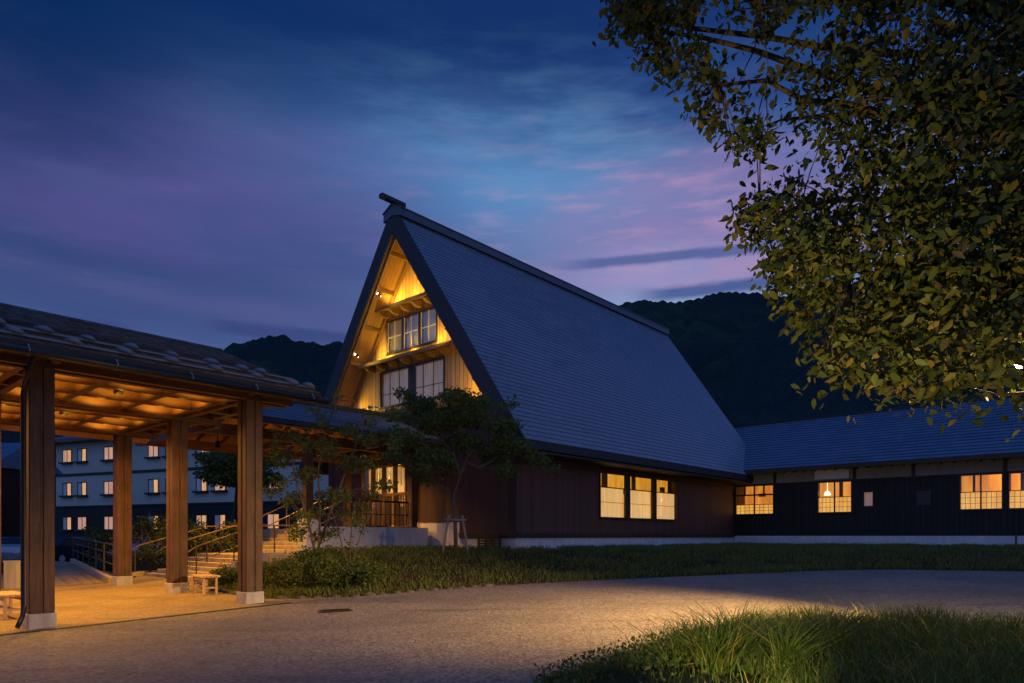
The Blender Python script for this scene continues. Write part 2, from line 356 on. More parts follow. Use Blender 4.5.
# ------------------------------------------------------------------ mesh helpers
class MB:
    def __init__(s): s.v = []; s.f = []
    def add(s, vs, fs):
        n = len(s.v); s.v += [tuple(v) for v in vs]; s.f += [tuple(i+n for i in f) for f in fs]; return s
    def box(s, x0, x1, y0, y1, z0, z1):
        if x0 > x1: x0, x1 = x1, x0
        if y0 > y1: y0, y1 = y1, y0
        if z0 > z1: z0, z1 = z1, z0
        return s.add([(x0,y0,z0),(x1,y0,z0),(x1,y1,z0),(x0,y1,z0),(x0,y0,z1),(x1,y0,z1),(x1,y1,z1),(x0,y1,z1)],
                     [(0,3,2,1),(4,5,6,7),(0,1,5,4),(1,2,6,5),(2,3,7,6),(3,0,4,7)])
    def bbox(s, x0, x1, y0, y1, z0, z1, c=.01):
        # box with chamfered vertical edges
        if x0 > x1: x0, x1 = x1, x0
        if y0 > y1: y0, y1 = y1, y0
        pts = [(x0+c,y0),(x1-c,y0),(x1,y0+c),(x1,y1-c),(x1-c,y1),(x0+c,y1),(x0,y1-c),(x0,y0+c)]
        return s.prism(pts, z0, z1)
    def prism(s, pts, z0, z1):
        n = len(pts)
        vs = [(x, y, z0) for x, y in pts]+[(x, y, z1) for x, y in pts]
        return s.add(vs, [tuple(range(n))[::-1], tuple(range(n, 2*n))]+[(i, (i+1) % n, n+(i+1) % n, n+i) for i in range(n)])
    def xprism(s, pts, x0, x1):
        # polygon in (y,z) extruded along x
        n = len(pts)
        vs = [(x0, y, z) for y, z in pts]+[(x1, y, z) for y, z in pts]
        return s.add(vs, [tuple(range(n))[::-1], tuple(range(n, 2*n))]+[(i, (i+1) % n, n+(i+1) % n, n+i) for i in range(n)])
    def yprism(s, pts, y0, y1):
        n = len(pts)
        vs = [(x, y0, z) for x, z in pts]+[(x, y1, z) for x, z in pts]
        return s.add(vs, [tuple(range(n)), tuple(range(n, 2*n))[::-1]]+[((i+1) % n, i, n+i, n+(i+1) % n) for i in range(n)])
    def beam(s, p, q, wd, ht, up=(0, 0, 1)):
        p, q = Vector(p), Vector(q); d = (q-p).normalized(); up = Vector(up)
        sd = d.cross(up)
        if sd.length < 1e-4: sd = d.cross(Vector((1, 0, 0)))
        sd.normalize(); u = sd.cross(d).normalized()
        vs = [e+sd*(a*wd/2)+u*(b*ht/2) for e in (p, q) for a, b in ((-1,-1),(1,-1),(1,1),(-1,1))]
        return s.add(vs, [(0,3,2,1),(4,5,6,7),(0,1,5,4),(1,2,6,5),(2,3,7,6),(3,0,4,7)])
    def tube(s, pts, rads, n=8):
        pts = [Vector(p) for p in pts]
        if not isinstance(rads, (list, tuple)): rads = [rads]*len(pts)
        base = len(s.v); vs = []; ref = Vector((.31, .2, .93))
        for i, p in enumerate(pts):
            d = (pts[min(i+1, len(pts)-1)]-pts[max(i-1, 0)]).normalized()
            a = d.cross(ref)
            if a.length < .1: a = d.cross(Vector((1, 0, 0)))
            a.normalize(); b = d.cross(a)
            for k in range(n):
                t = 2*math.pi*k/n; vs.append(p+(a*math.cos(t)+b*math.sin(t))*rads[i])
        fs = [(i*n+k, i*n+(k+1) % n, (i+1)*n+(k+1) % n, (i+1)*n+k) for i in range(len(pts)-1) for k in range(n)]
        fs += [tuple(range(n))[::-1], tuple((len(pts)-1)*n+k for k in range(n))]
        return s.add(vs, fs)
    def build(s, name, m, parent=None, smooth=False, loc=None, rz=0, bevel=0):
        me = bpy.data.meshes.new(name); me.from_pydata(s.v, [], s.f); me.update()
        o = bpy.data.objects.new(name, me); col.objects.link(o)
        me.materials.append(m)
        if parent: o.parent = parent
        if loc: o.location = loc
        if rz: o.rotation_euler = (0, 0, rz)
        if smooth: me.polygons.foreach_set('use_smooth', [True]*len(me.polygons))
        if bevel:
            b = o.modifiers.new('bevel', 'BEVEL'); b.width = bevel; b.segments = 1; b.limit_method = 'ANGLE'
        return o
def fastmesh(name, V, Fc, m, parent=None, loc=None):
    V = np.asarray(V, dtype=np.float32); Fc = np.asarray(Fc, dtype=np.int32)
    me = bpy.data.meshes.new(name); me.vertices.add(len(V)); me.vertices.foreach_set('co', V.ravel())
    k = Fc.shape[1]; me.loops.add(Fc.size); me.loops.foreach_set('vertex_index', Fc.ravel())
    me.polygons.add(len(Fc)); me.polygons.foreach_set('loop_start', np.arange(0, Fc.size, k, dtype=np.int32))
    me.polygons.foreach_set('loop_total', np.full(len(Fc), k, dtype=np.int32)); me.update(calc_edges=True); me.validate()
    me.materials.append(m); o = bpy.data.objects.new(name, me); col.objects.link(o)
    if parent: o.parent = parent
    if loc: o.location = loc
    return o
def tag(o, label, cat, group=None, kind=None):
    if label: o['label'] = label
    if cat: o['category'] = cat
    if group: o['group'] = group
    if kind: o['kind'] = kind
    return o
def thing(name, label, cat, loc=(0, 0, 0), rz=0, group=None):
    o = bpy.data.objects.new(name, None); col.objects.link(o); o.location = loc; o.rotation_euler = (0, 0, rz)
    return tag(o, label, cat, group)
def copy_tree(o, parent=None):
    c = o.copy(); col.objects.link(c); c.parent = parent
    for ch in list(o.children): copy_tree(ch, c)
    return c
def struct(o): o['kind'] = 'structure'; return o

def spot(loc, target, watts, colr, size=60, blend=.6, radius=.05, name='spot_light', parent=None):
    l = bpy.data.lights.new(name, 'SPOT'); l.energy = watts; l.color = colr; l.spot_size = R(size); l.spot_blend = blend; l.shadow_soft_size = radius
    o = bpy.data.objects.new(name, l); col.objects.link(o); o.location = loc
    d = Vector(target)-Vector(loc); o.rotation_euler = d.to_track_quat('-Z', 'Y').to_euler()
    if parent: o.parent = parent
    return o
def point(loc, watts, colr, radius=.08, name='bulb_light', parent=None):
    l = bpy.data.lights.new(name, 'POINT'); l.energy = watts; l.color = colr; l.shadow_soft_size = radius
    o = bpy.data.objects.new(name, l); col.objects.link(o); o.location = loc
    if parent: o.parent = parent
    return o
WARM = (1.0, .46, .05); GOLD = (1.0, .60, .06); WARM2 = (1.0, .66, .30)

# ------------------------------------------------------------------ ground
def smooth01(t): t = np.clip(t, 0, 1); return t*t*(3-2*t)
bank_px = [(206.5, 580), (208, 589), (238, 595), (262, 599), (300, 599), (355, 597), (421, 591), (500, 585.5), (600, 580), (705, 575.6), (800, 571.5), (879, 569.5), (1024, 571.5), (1300, 578)]
bank_w = [gp(*p)[:2] for p in bank_px]; bank_w[0] = tuple(P(-8.0, 4.9)[:2])
def seg_dist(X, Y, A, B):
    ax, ay = A; bx, by = B; dx, dy = bx-ax, by-ay
    t = np.clip(((X-ax)*dx+(Y-ay)*dy)/(dx*dx+dy*dy), 0, 1)
    return np.hypot(X-(ax+t*dx), Y-(ay+t*dy))
def bank_side(X, Y):
    # signed distance: positive on the grass side (farther than the edge line)
    d = np.full(np.shape(X), 1e9)
    for A, B in zip(bank_w[:-1], bank_w[1:]): d = np.minimum(d, seg_dist(X, Y, A, B))
    xs = np.array([p[0] for p in bank_w]); ys = np.array([p[1] for p in bank_w])
    ye = np.interp(X, xs, ys)
    s = np.where(Y > ye, 1, -1)
    Bv = (X-C0.x)*W_.x+(Y-C0.y)*W_.y
    d2 = 4.86-Bv
    return np.where(Bv > 4.86, -np.abs(d2), s*d)
zrv = lambda X, Y: .02*(np.clip(X, -22, 20)+7.7)+.03*(np.clip(Y, -5, 24)-11.2)
fg_px = [(470, 760), (512, 690), (560, 672), (610, 655), (655, 643), (700, 636), (760, 631), (850, 631), (950, 636), (1024, 641), (1250, 655)]
fg_w = [gp(*p)[:2] for p in fg_px]
def fg_side(X, Y):
    # positive on the near (grass) side
    d = np.full(np.shape(X), 1e9)
    for A, B in zip(fg_w[:-1], fg_w[1:]): d = np.minimum(d, seg_dist(X, Y, A, B))
    xs = np.array([p[0] for p in fg_w]); ys = np.array([p[1] for p in fg_w])
    ye = np.interp(X, xs, ys, left=-99); return np.where(Y < ye, 1, -1)*d
def height(X, Y):
    z = zrv(X, Y)
    sd = bank_side(X, Y)
    rise = np.maximum(.99-z, .1)
    z = z+np.where(sd > 0, rise*smooth01(sd/4.6)+.05*smooth01(sd/.25), -.05)
    fd = fg_side(X, Y)
    z = z+np.where(fd > 0, .05+.13*smooth01(fd/1.4), 0)
    return z
def gz(x, y): return float(height(np.array([x]), np.array([y]))[0])
def grid(x0, x1, nx, y0, y1, ny, zf):
    xs = np.linspace(x0, x1, nx); ys = np.linspace(y0, y1, ny); X, Y = np.meshgrid(xs, ys)
    Z = zf(X, Y); V = np.stack([X, Y, Z], -1).reshape(-1, 3)
    i = np.arange((nx-1)*(ny-1)); r = i//(nx-1); cc = i % (nx-1); a = r*nx+cc
    return V, np.stack([a, a+1, a+nx+1, a+nx], -1)
V, Fc = grid(-20, 24, 330, -3, 26, 260, height)
struct(fastmesh('ground', V, Fc, soil_m))
def far_h(X, Y):
    return np.where(Y < 28, .30, .0)+0*X
mb = MB()
for q in ([(-700,-60),(700,-60),(700,-3),(-700,-3)], [(-700,-3),(-20,-3),(-20,26),(-700,26)], [(24,-3),(700,-3),(700,26),(24,26)], [(-700,26),(700,26),(700,700),(-700,700)]):
    zz = {(-20,-3): None}
    mb.add([(x, y, -.12 if x < -19 or y < 0 else .45) for x, y in q], [(0,1,2,3)])
struct(mb.build('terrain', soil_m))

# road sheet: clipped to where it lies between the two grass edges and the paving
kA = gp(-60, 642); kB = gp(291, 603.0)
def kerb_side(X, Y):   # >0 beyond the drain line (under the canopy)
    ax, ay = kA[:2]; bx, by = kB[:2]
    return ((bx-ax)*(Y-ay)-(by-ay)*(X-ax))/math.hypot(bx-ax, by-ay)
def sheet(name, m, keep, dz, x0, x1, nx, y0, y1, ny):
    V, Fc = grid(x0, x1, nx, y0, y1, ny, lambda X, Y: zrv(X, Y)+dz)
    cx = V[Fc].mean(1); k = keep(cx[:, 0], cx[:, 1]); Fc = Fc[k]
    used = np.unique(Fc); mp = np.full(len(V), -1); mp[used] = np.arange(len(used))
    return struct(fastmesh(name, V[used], mp[Fc], m))
sheet('road', road_m, lambda X, Y: (bank_side(X, Y) < .18) & (fg_side(X, Y) < .18), 0.0, -20, 24, 300, -3, 24, 260)
PB = P(-9.5, 4.9)
sheet('paving', pave_m, lambda X, Y: (kerb_side(X, Y) > 0) & (bank_side(X, Y) < .1) & (((X-C0.x)*U.x+(Y-C0.y)*U.y) < -6), .005, -20, -3, 240, 6, 24, 240)
def ribbon(mb, pts, wd, dz, zf=zr, n=24):
    for (a, b) in zip(pts[:-1], pts[1:]):
        A = Vector((a[0], a[1], 0)); B = Vector((b[0], b[1], 0)); d = (B-A).normalized(); s = Vector((-d.y, d.x, 0))*wd/2
        for i in range(n):
            p = A+(B-A)*i/n; q = A+(B-A)*(i+1)/n
            mb.add([(v.x, v.y, zf(v.x, v.y)+dz) for v in (p-s, q-s, q+s, p+s)], [(0,1,2,3)])
mb = MB(); ribbon(mb, [kA, kB], .12, .012); struct(mb.build('drain_channel', mat('drain_iron', (.02,.02,.024), .6)))
mb = MB(); ribbon(mb, [gp(-40, 596), gp(190, 583.5)], .05, .012); struct(mb.build('paving_joint', mat('steel_strip', (.55,.50,.42), .3, metal=.4)))

# asphalt of the car park and the little ramp
mb = MB()
mb.add([(-60, 30.0, -.02), (-13.5, 30.0, -.02), (-13.5, 75, -.02), (-60, 75, -.02)], [(0,1,2,3)])
mb.add([(-60, 24.0, .10), (-16, 24.0, .10), (-13.5, 30.0, -.02), (-60, 30.0, -.02)], [(0,1,2,3)])
struct(mb.build('car_park', aggregate('car_park_asphalt', (.05,.05,.055), (.09,.09,.095), 30)))
rampR0 = Vector(gp(110, 583)); rampR1 = at(71, 30, .36)
rampL0 = Vector(gp(30, 588)); rampL1 = at(48, 30, .36)
mb = MB(); mb.add([tuple(rampL0+Vector((0,0,.012))), tuple(rampR0+Vector((0,0,.012))), tuple(rampR1), tuple(rampL1)], [(0,1,2,3)])
mb.add([tuple(rampL1), tuple(rampR1), (rampR1.x-4, 33, .36), (rampL1.x-6, 33, .36)], [(0,1,2,3)])
struct(mb.build('ramp', pave_m))
t = thing('ramp_kerb', 'low concrete kerb along the ramp that leads down to the car park', 'kerb', rampR0)
mb = MB(); d = rampR1-rampR0; mb.beam((0.05,0,.04), (d.x+.05, d.y, d.z+.04), .16, .22); mb.build('kerb', conc_step, t)
t = thing('ramp_railing', 'thin brown metal railing with slanting rail beside the ramp, left of the planter', 'railing', rampR0)
mb = MB()
for hh in (.42, .72, .98): mb.tube([(0.1,0,hh+.1), (d.x+.1, d.y, d.z+hh+.1)], .018 if hh < .9 else .026)
mb.build('rail', rail_m, t)
for k in range(7):
    mb = MB(); q = d*(k/6); mb.tube([(q.x+.1, q.y, q.z), (q.x+.1, q.y, q.z+1.08)], .022); mb.build('post', rail_m, t)

# ------------------------------------------------------------------ hills
prof = [(-900,430),(-400,440),(0,425),(150,400),(205,362),(222,352),(240,345),(262,342),(282,341),(300,345),(322,350),(345,346),(400,352),(500,340),(600,312),(636,303),(655,302),(680,305),(700,299),(728,296),(760,296),(778,299),(800,294),(900,280),(1100,268),(1500,290),(2200,380)]
def hill(name, px0, px1, npx, D0, D1, nd, profile, m, amp, seed):
    pxs = np.linspace(px0, px1, npx); Ds = np.linspace(D0, D1, nd); V = np.zeros((nd, npx, 3))
    pr = np.interp(pxs, [p[0] for p in profile], [p[1] for p in profile])
    for j, Dv in enumerate(Ds):
        f = (Dv-D0)/(D1-D0)
        for i, px in enumerate(pxs):
            x = (px-HX)/F*Dv; top = CAMZ+(HY-pr[i])/F*D1
            zz = top*(math.sin(min(1, f*1.02)*math.pi/2)**1.25)
            nz = noise.fractal(Vector((x/55, Dv/55, seed)), 1.0, 2.0, 4)*amp*f*.7
            d0 = noise.voronoi(Vector((x/6.0, Dv/6.0, seed)))[0][0]
            V[j, i] = (x, Dv, zz+nz*(1-.75*f)-7.5*f*(D1/330)+max(0, 1-d0*1.5)*2.6*(D1/330)**.3+noise.noise(Vector((x/2.2, Dv/2.2, 1)))*1.0)
    V = V.reshape(-1, 3); k = np.arange((npx-1)*(nd-1)); r = k//(npx-1); cc = k % (npx-1); a = r*npx+cc
    o = fastmesh(name, V, np.stack([a, a+1, a+npx+1, a+npx], -1), m); return struct(o)
def forest_fn(g, b):
    o = oc(g); v = g.n('ShaderNodeTexVoronoi'); g.link(o, v.inputs['Vector']); v.inputs['Scale'].default_value = .16
    nz = g.noise(o, .35, 5, .7); n2 = g.noise(o, .02, 3, .5)
    add_bump(g, b, g.m('ADD', nz, g.m('MULTIPLY', v.outputs['Distance'], -.8)), 1.0, 4.0)
    s = g.sep(v.outputs['Color'])
    cc = g.mix(g.m('MULTIPLY', g.m('ADD', s[0], nz), .5), (.018,.036,.030), (.085,.125,.095))
    return g.mix(g.smooth(n2, .4, .6), cc, (.035,.058,.060))
forest_m = mat('forest', (.02,.03,.02), 1.0, spec=.05, fn=forest_fn)
hill('hills', -500, 1750, 1100, 150, 330, 60, prof, forest_m, 14, 3.0)
hill('hills', 610, 1900, 420, 70, 165, 44, [(610,470),(668,420),(690,372),(730,345),(790,325),(850,312),(1000,300),(1300,290),(1900,330)], forest_m, 5, 9.0)

# ------------------------------------------------------------------ main building
mbd = thing('gabled_hall', 'tall hall with steep dark slate roof, glowing timber gable and dark plank walls', 'building', C0, ANG)
SL = (13.60-4.47)/6.32; EB = -1.0; EZ = 4.47; RB = 5.32; RZ = 13.60; XF = -.72; XB = 18.8
ln = math.hypot(6.32, RZ-EZ); nY, nZ = -(RZ-EZ)/ln, 6.32/ln      # outward normal of the right slope in (b,z)
VT = .52/(6.32/ln)                                              # vertical thickness
def course_roof(x0, x1, b0, z0, b1, z1, n, lift=.035):
    mb = MB(); L = math.hypot(b1-b0, z1-z0); tb, tz = (b1-b0)/L, (z1-z0)/L
    nb, nz = (-tz, tb) if tb > 0 else (tz, -tb)
    for i in range(n):
        f0, f1 = i/n, (i+1)/n
        p0 = (b0+(b1-b0)*f0+nb*lift, z0+(z1-z0)*f0+nz*lift); p1 = (b0+(b1-b0)*f1+nb*.004, z0+(z1-z0)*f1+nz*.004)
        q0 = (b0+(b1-b0)*f0, z0+(z1-z0)*f0)
        vs = [(x0,*p0),(x1,*p0),(x1,*p1),(x0,*p1),(x0,*q0),(x1,*q0)]
        fs = [(0,1,2,3),(4,5,1,0)]
        if tb < 0: fs = [f[::-1] for f in fs]
        mb.add(vs, fs)
    return mb
m_ = course_roof(XF, XB, EB, EZ, RB, RZ, 56, .014)
m2 = course_roof(XF, XB, 2*RB-EB, EZ, RB, RZ, 56, .014); m_.add(m2.v, m2.f)
roof = m_.build('roof', roof_main, mbd)
core = MB()
xi = lambda b: EZ+SL*(min(b, 2*RB-b)-EB)-VT
b_in = EB+(4.20-(EZ-VT))/SL
core.xprism([(EB, EZ), (RB, RZ), (2*RB-EB, EZ), (2*RB-EB, 4.2), (2*RB-b_in, 4.2), (RB, RZ-VT), (b_in, 4.2), (EB, 4.2)][::-1], XF+.01, XB-.01)
core.build('roof_core', gap_m, roof)
bar = MB()
bar.xprism([(EB-.02, EZ+.0), (RB, RZ+.03), (RB, RZ-VT-.06), (b_in+.02, 4.17), (EB-.02, 4.17)][::-1], XF-.06, XF)
bar.xprism([(2*RB-EB+.02, EZ+.0), (2*RB-EB+.02, 4.17), (2*RB-b_in-.02, 4.17), (RB, RZ-VT-.06), (RB, RZ+.03)][::-1], XF-.06, XF)
bar.build('barge_board', barge_mat, roof)
cap = MB(); cap.xprism([(RB-.50, 13.08), (RB-.48, 13.38), (RB, 13.60), (RB+.48, 13.38), (RB+.50, 13.08), (RB, 13.2)][::-1], XF-.10, XB+.04)
cap.xprism([(RB-.51, 13.36), (RB-.51, 13.40), (RB, 13.64), (RB+.51, 13.40), (RB+.51, 13.36), (RB, 13.60)][::-1], XF-.14, XB+.06)
cap.build('ridge_cap', mat('ridge_metal', (.10,.11,.13), .45, fn=slate_fn(.3, (0, 2.4), .3, (.085,.10,.135), (.12,.14,.18))), roof)
MB().beam((XF-.62, RB, 13.75), (XF+.5, RB, 13.75), .22, .18).build('ridge_pole', barge_mat, roof, bevel=.03)
# walls
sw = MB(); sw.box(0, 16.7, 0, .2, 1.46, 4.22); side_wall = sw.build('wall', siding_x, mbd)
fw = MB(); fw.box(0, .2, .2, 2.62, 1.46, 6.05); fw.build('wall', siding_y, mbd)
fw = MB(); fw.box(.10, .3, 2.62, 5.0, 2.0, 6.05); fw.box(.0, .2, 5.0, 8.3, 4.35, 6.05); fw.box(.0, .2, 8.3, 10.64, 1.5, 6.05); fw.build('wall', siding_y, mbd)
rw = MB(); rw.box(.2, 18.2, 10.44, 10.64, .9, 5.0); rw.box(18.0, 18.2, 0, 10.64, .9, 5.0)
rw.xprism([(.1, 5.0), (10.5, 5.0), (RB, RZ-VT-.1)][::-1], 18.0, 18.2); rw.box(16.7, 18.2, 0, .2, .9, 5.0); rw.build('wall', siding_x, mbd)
hd = MB(); hd.box(-.06, 16.66, -.05, .0, 3.86, 4.2); hd.box(-.05, .0, -.0, 2.6, 5.8, 6.05)
hd.box(0.02, 16.66, -.04, -.002, 1.44, 1.60); hd.box(-.04, -.002, .0, 2.6, 1.44, 1.60)
hd.box(-.05, -.001, -.03, .16, 1.6, 5.8); hd.build('wall_trim', dark_wood, mbd)
so = MB(); so.box(XF+.1, XB-.1, EB+.06, -.0, 4.10, 4.17); so.build('eave_soffit', dark_wood, roof)
ba = MB(); ba.box(.03, 16.7, .03, .25, .4, 1.445); ba.box(.03, .25, .25, 2.62, .4, 1.445); ba.box(.13, .35, 2.64, 5.0, .4, 2.0)
ba.box(.03, .25, 8.3, 10.6, .1, 1.5)
ba.build('base', conc_base, mbd)
# interior floor and pent ledge between the lower wall and the gable
MB().box(.2, 18, .2, 10.4, 6.0, 6.05).build('upper_floor', dark_wood, mbd)
le = MB(); le.box(-.16, .32, 1.2, 9.4, 6.05, 6.14); le.build('ledge', trim_wood, mbd)
# glowing gable wall with two window openings cut as panels around them
GX = .3
def gable_panel(b0, b1, z0, z1):
    # wall strip between z0 and z1 clipped to the roof's inner lines
    lo0 = EB+(z0-(EZ-VT))/SL+.02; lo1 = EB+(z1-(EZ-VT))/SL+.02
    L0 = max(b0, lo0); L1 = max(b0, lo1); H0 = min(b1, 2*RB-lo0); H1 = min(b1, 2*RB-lo1)
    if H0 <= L0: return
    H1 = max(H1, L1+.001)
    gw.xprism([(L0, z0), (H0, z0), (H1, z1), (L1, z1)][::-1], GX, GX+.15)
gw = MB()
UW = (4.13, 6.95, 8.66, 9.86); LW = (3.73, 7.38, 6.60, 7.93)
def strips(z0, z1, n, b0=-9, b1=99):
    for i in range(n): gable_panel(b0, b1, z0+(z1-z0)*i/n, z0+(z1-z0)*(i+1)/n)
strips(6.14, LW[2], 1)
strips(LW[2], LW[3], 4, -9, LW[0]); strips(LW[2], LW[3], 4, LW[1], 99)
strips(LW[3], UW[2], 2)
strips(UW[2], UW[3], 4, -9, UW[0]); strips(UW[2], UW[3], 4, UW[1], 99)
strips(UW[3], RZ-VT-.1, 8)
gw.build('gable_wall', gable_wood, mbd)
sf = MB()
for s in (0, 1):
    pts = [(EB+(6.16-(EZ-VT))/SL, 6.16), (RB, RZ-VT)]
    pts += [(RB, RZ-VT-.05), (EB+(6.16-(EZ-VT))/SL+.035, 6.16)]
    if s: pts = [(2*RB-b, z) for b, z in pts][::-1]
    sf.xprism(pts, XF-.0, GX)
sf.build('gable_soffit', soffit_wood, mbd)
for z in (7.1, 8.35, 9.6, 10.85, 12.0):
    for s in (0, 1):
        b = EB+(z-(EZ-VT))/SL+.09
        if s: b = 2*RB-b
        MB().beam((XF+.06, b, z), (GX, b, z), .09, .12).build('purlin', trim_wood, mbd)
# rafters edge lines just inside the barge
for s in (0, 1):
    for xx in (XF+.10, GX-.07):
        p0 = (xx, EB+(6.2-(EZ-VT))/SL+.10, 6.2); p1 = (xx, RB, RZ-VT-.16)
        if s: p0 = (xx, 2*RB-p0[1], 6.2)
        MB().beam(p0, p1, .07, .10).build('rafter', trim_wood, mbd)
def pent(b0, b1, z, nbr, parent):
    t = MB(); t.yprism([(-.28, z-.06), (GX, z+.10), (GX, z+.16), (-.28, z)], b0, b1)
    o = t.build('pent_roof', trim_wood, parent)
    k = MB(); k.box(-.31, -.28, b0-.02, b1+.02, z-.09, z+.02); k.build('fascia', trim_wood, o)
    for i in range(nbr):
        b = b0+.25+(b1-b0-.5)*i/(nbr-1)
        r = MB(); r.yprism([(-.2, z-.075), (GX, z+.08), (GX, z-.20), (.02, z-.20)], b-.055, b+.055); r.build('bracket', trim_wood, o)
pent(3.45, 7.2, 10.24, 6, mbd)
pent(2.55, 8.1, 8.24, 8, mbd)

def window(parent, plane, c0, c1, z0, z1, units, kind, x, frame=frame_m, gap=.12, out=-1):
    """plane 'x': wall runs along y at x=const (front); plane 'y': wall runs along x at y=const (side). out = sign of outside."""
    def bx(mb, a0, a1, d0, d1, za, zb):
        d0, d1 = x+out*d0, x+out*d1
        if plane == 'x': mb.box(d0, d1, a0, a1, za, zb)
        else: mb.box(a0, a1, d0, d1, za, zb)
    fr = MB(); e = .055
    bx(fr, c0-e, c1+e, -.04, .05, z1, z1+e); bx(fr, c0-e, c1+e, -.04, .07, z0-e*1.3, z0)
    bx(fr, c0-e, c0, -.04, .048, z0, z1); bx(fr, c1, c1+e, -.04, .048, z0, z1)
    ww = (c1-c0-gap*(units-1))/units
    for i in range(1, units): bx(fr, c0+i*ww+(i-1)*gap, c0+i*(ww+gap), -.038, .046, z0, z1)
    win = fr.build('window', frame, parent)
    for i in range(units):
        a0 = c0+i*(ww+gap); a1 = a0+ww
        gm = MB(); bx(gm, a0, a1, -.005, .005, z0, z1); gm.build('pane', glass if kind != 'upper' else glass_d, win)
        br = MB(); t = .014
        if kind == 'blind':
            zm = z0+(z1-z0)*.62; bx(br, a0, a1, .01, .03, zm-.02, zm+.02); bx(br, a0, a1, .01, .022, z0+(zm-z0)*.5-.008, z0+(zm-z0)*.5+.008)
            s = MB(); bx(s, a0, a1, -.10, -.08, z0, zm-.01); s.build('blind', blind_m, win)
        elif kind == 'shoji':
            zm = z0+(z1-z0)*(.50 if units > 1 or True else .5)
            bx(br, a0, a1, .008, .03, zm-.015, zm+.015)
            for k in range(1, 3): bx(br, a0, a1, .008, .02, z0+(zm-z0)*k/3-.007, z0+(zm-z0)*k/3+.007)
            for k in range(1, 4): bx(br, a0+(a1-a0)*k/4-.007, a0+(a1-a0)*k/4+.007, .0081, .0199, z0, zm)
            s = MB(); bx(s, a0, a1, -.06, -.045, z0, zm); s.build('shoji', shoji_m, win)
        elif kind == 'upper':
            br.v, br.f = [], []
            bx(br, a0, a1, .008, .03, (z0+z1)/2-.014, (z0+z1)/2+.014); bx(br, (a0+a1)/2-.01, (a0+a1)/2+.01, .0081, .0299, z0, z1)
            bx(br, a0, a0+.03, .0082, .031, z0, z1); bx(br, a1-.03, a1, .0082, .031, z0, z1)
            s = MB(); bx(s, a0, a1, -.12, -.10, z0, z1); s.build('curtain', curt_blue, win)
        elif kind == 'curtain':
            for k in (1, 2): bx(br, a0+(a1-a0)*k/3-.012, a0+(a1-a0)*k/3+.012, .0081, .0299, z0, z1)
            bx(br, a0, a1, .008, .03, z0+(z1-z0)*.35-.01, z0+(z1-z0)*.35+.01)
            s = MB(); n = 30
            vs = []; fs = []
            for k in range(n+1):
                a = a0+(a1-a0)*k/n; dd = x+out*(-.14+.03*math.sin(k*1.9))
                for zz in (z0, z1): vs.append((dd, a, zz) if plane == 'x' else (a, dd, zz))
            for k in range(n): fs.append((2*k, 2*k+2, 2*k+3, 2*k+1))
            s.add(vs, fs); s.build('curtain', curt_m, win)
        if br.v: br.build('glazing_bar', frame_w if kind in ('upper',) else frame, win)
    return win
window(mbd, 'x', UW[0], UW[1], UW[2], UW[3], 3, 'upper', GX, gap=.14)
window(mbd, 'x', LW[0], LW[1], LW[2], LW[3], 2, 'curtain', GX, gap=.28)
# side windows: proud of the wall, with a lit room recess in front of the wall plane's inside
def recess(parent, plane, c0, c1, z0, z1, x, out, depth, mglow, bits=()):
    mb = MB()
    def bx(a0, a1, d0, d1, za, zb):
        d0, d1 = x+out*d0, x+out*d1
        if plane == 'x': mb.box(d0, d1, a0, a1, za, zb)
        else: mb.box(a0, a1, d0, d1, za, zb)
    bx(c0, c1, -depth-.02, -depth, z0-.2, z1+.2)
    o = mb.build('room_wall', mglow, parent)
    for (f0, f1, g0, g1, dd) in bits:
        mb = MB(); bx(c0+(c1-c0)*f0, c0+(c1-c0)*f1, -dd-.05, -dd, z0+(z1-z0)*g0, z0+(z1-z0)*g1); mb.build('furniture', room_dark, o)
def cut_wall(o, parent_frame, x0, x1, y0, y1, z0, z1):
    c = MB().box(x0, x1, y0, y1, z0, z1)
    me = bpy.data.meshes.new('cut'); me.from_pydata(c.v, [], c.f); ob = bpy.data.objects.new('cut', me); col.objects.link(ob)
    ob.parent = parent_frame
    bpy.context.view_layer.update()
    md = o.modifiers.new('cut', 'BOOLEAN'); md.object = ob; md.operation = 'DIFFERENCE'; md.solver = 'EXACT'
    bpy.context.view_layer.update()
    dg = bpy.context.evaluated_depsgraph_get(); nm = bpy.data.meshes.new_from_object(o.evaluated_get(dg))
    o.modifiers.remove(md); o.data = nm; bpy.data.objects.remove(ob)
cut_wall(side_wall, mbd, 4.75, 10.6, -.3, .6, 2.22, 4.03)
sw_win = window(mbd, 'y', 4.75, 10.6, 2.22, 4.03, 3, 'blind', 0.0, gap=.34)
recess(mbd, 'y', 4.2, 13.5, 2.3, 4.0, 0.0, -1, 2.0, room_glow_x, [(.02,.05,-.1,1.1,1.4),(.17,.20,-.1,1.1,1.6),(.22,.26,-.1,1.1,.9),(.36,.44,.55,.68,.8),(.47,.49,.5,.9,.9),(.60,.63,-.1,1.1,1.7),(.66,.70,.5,.8,.6)])

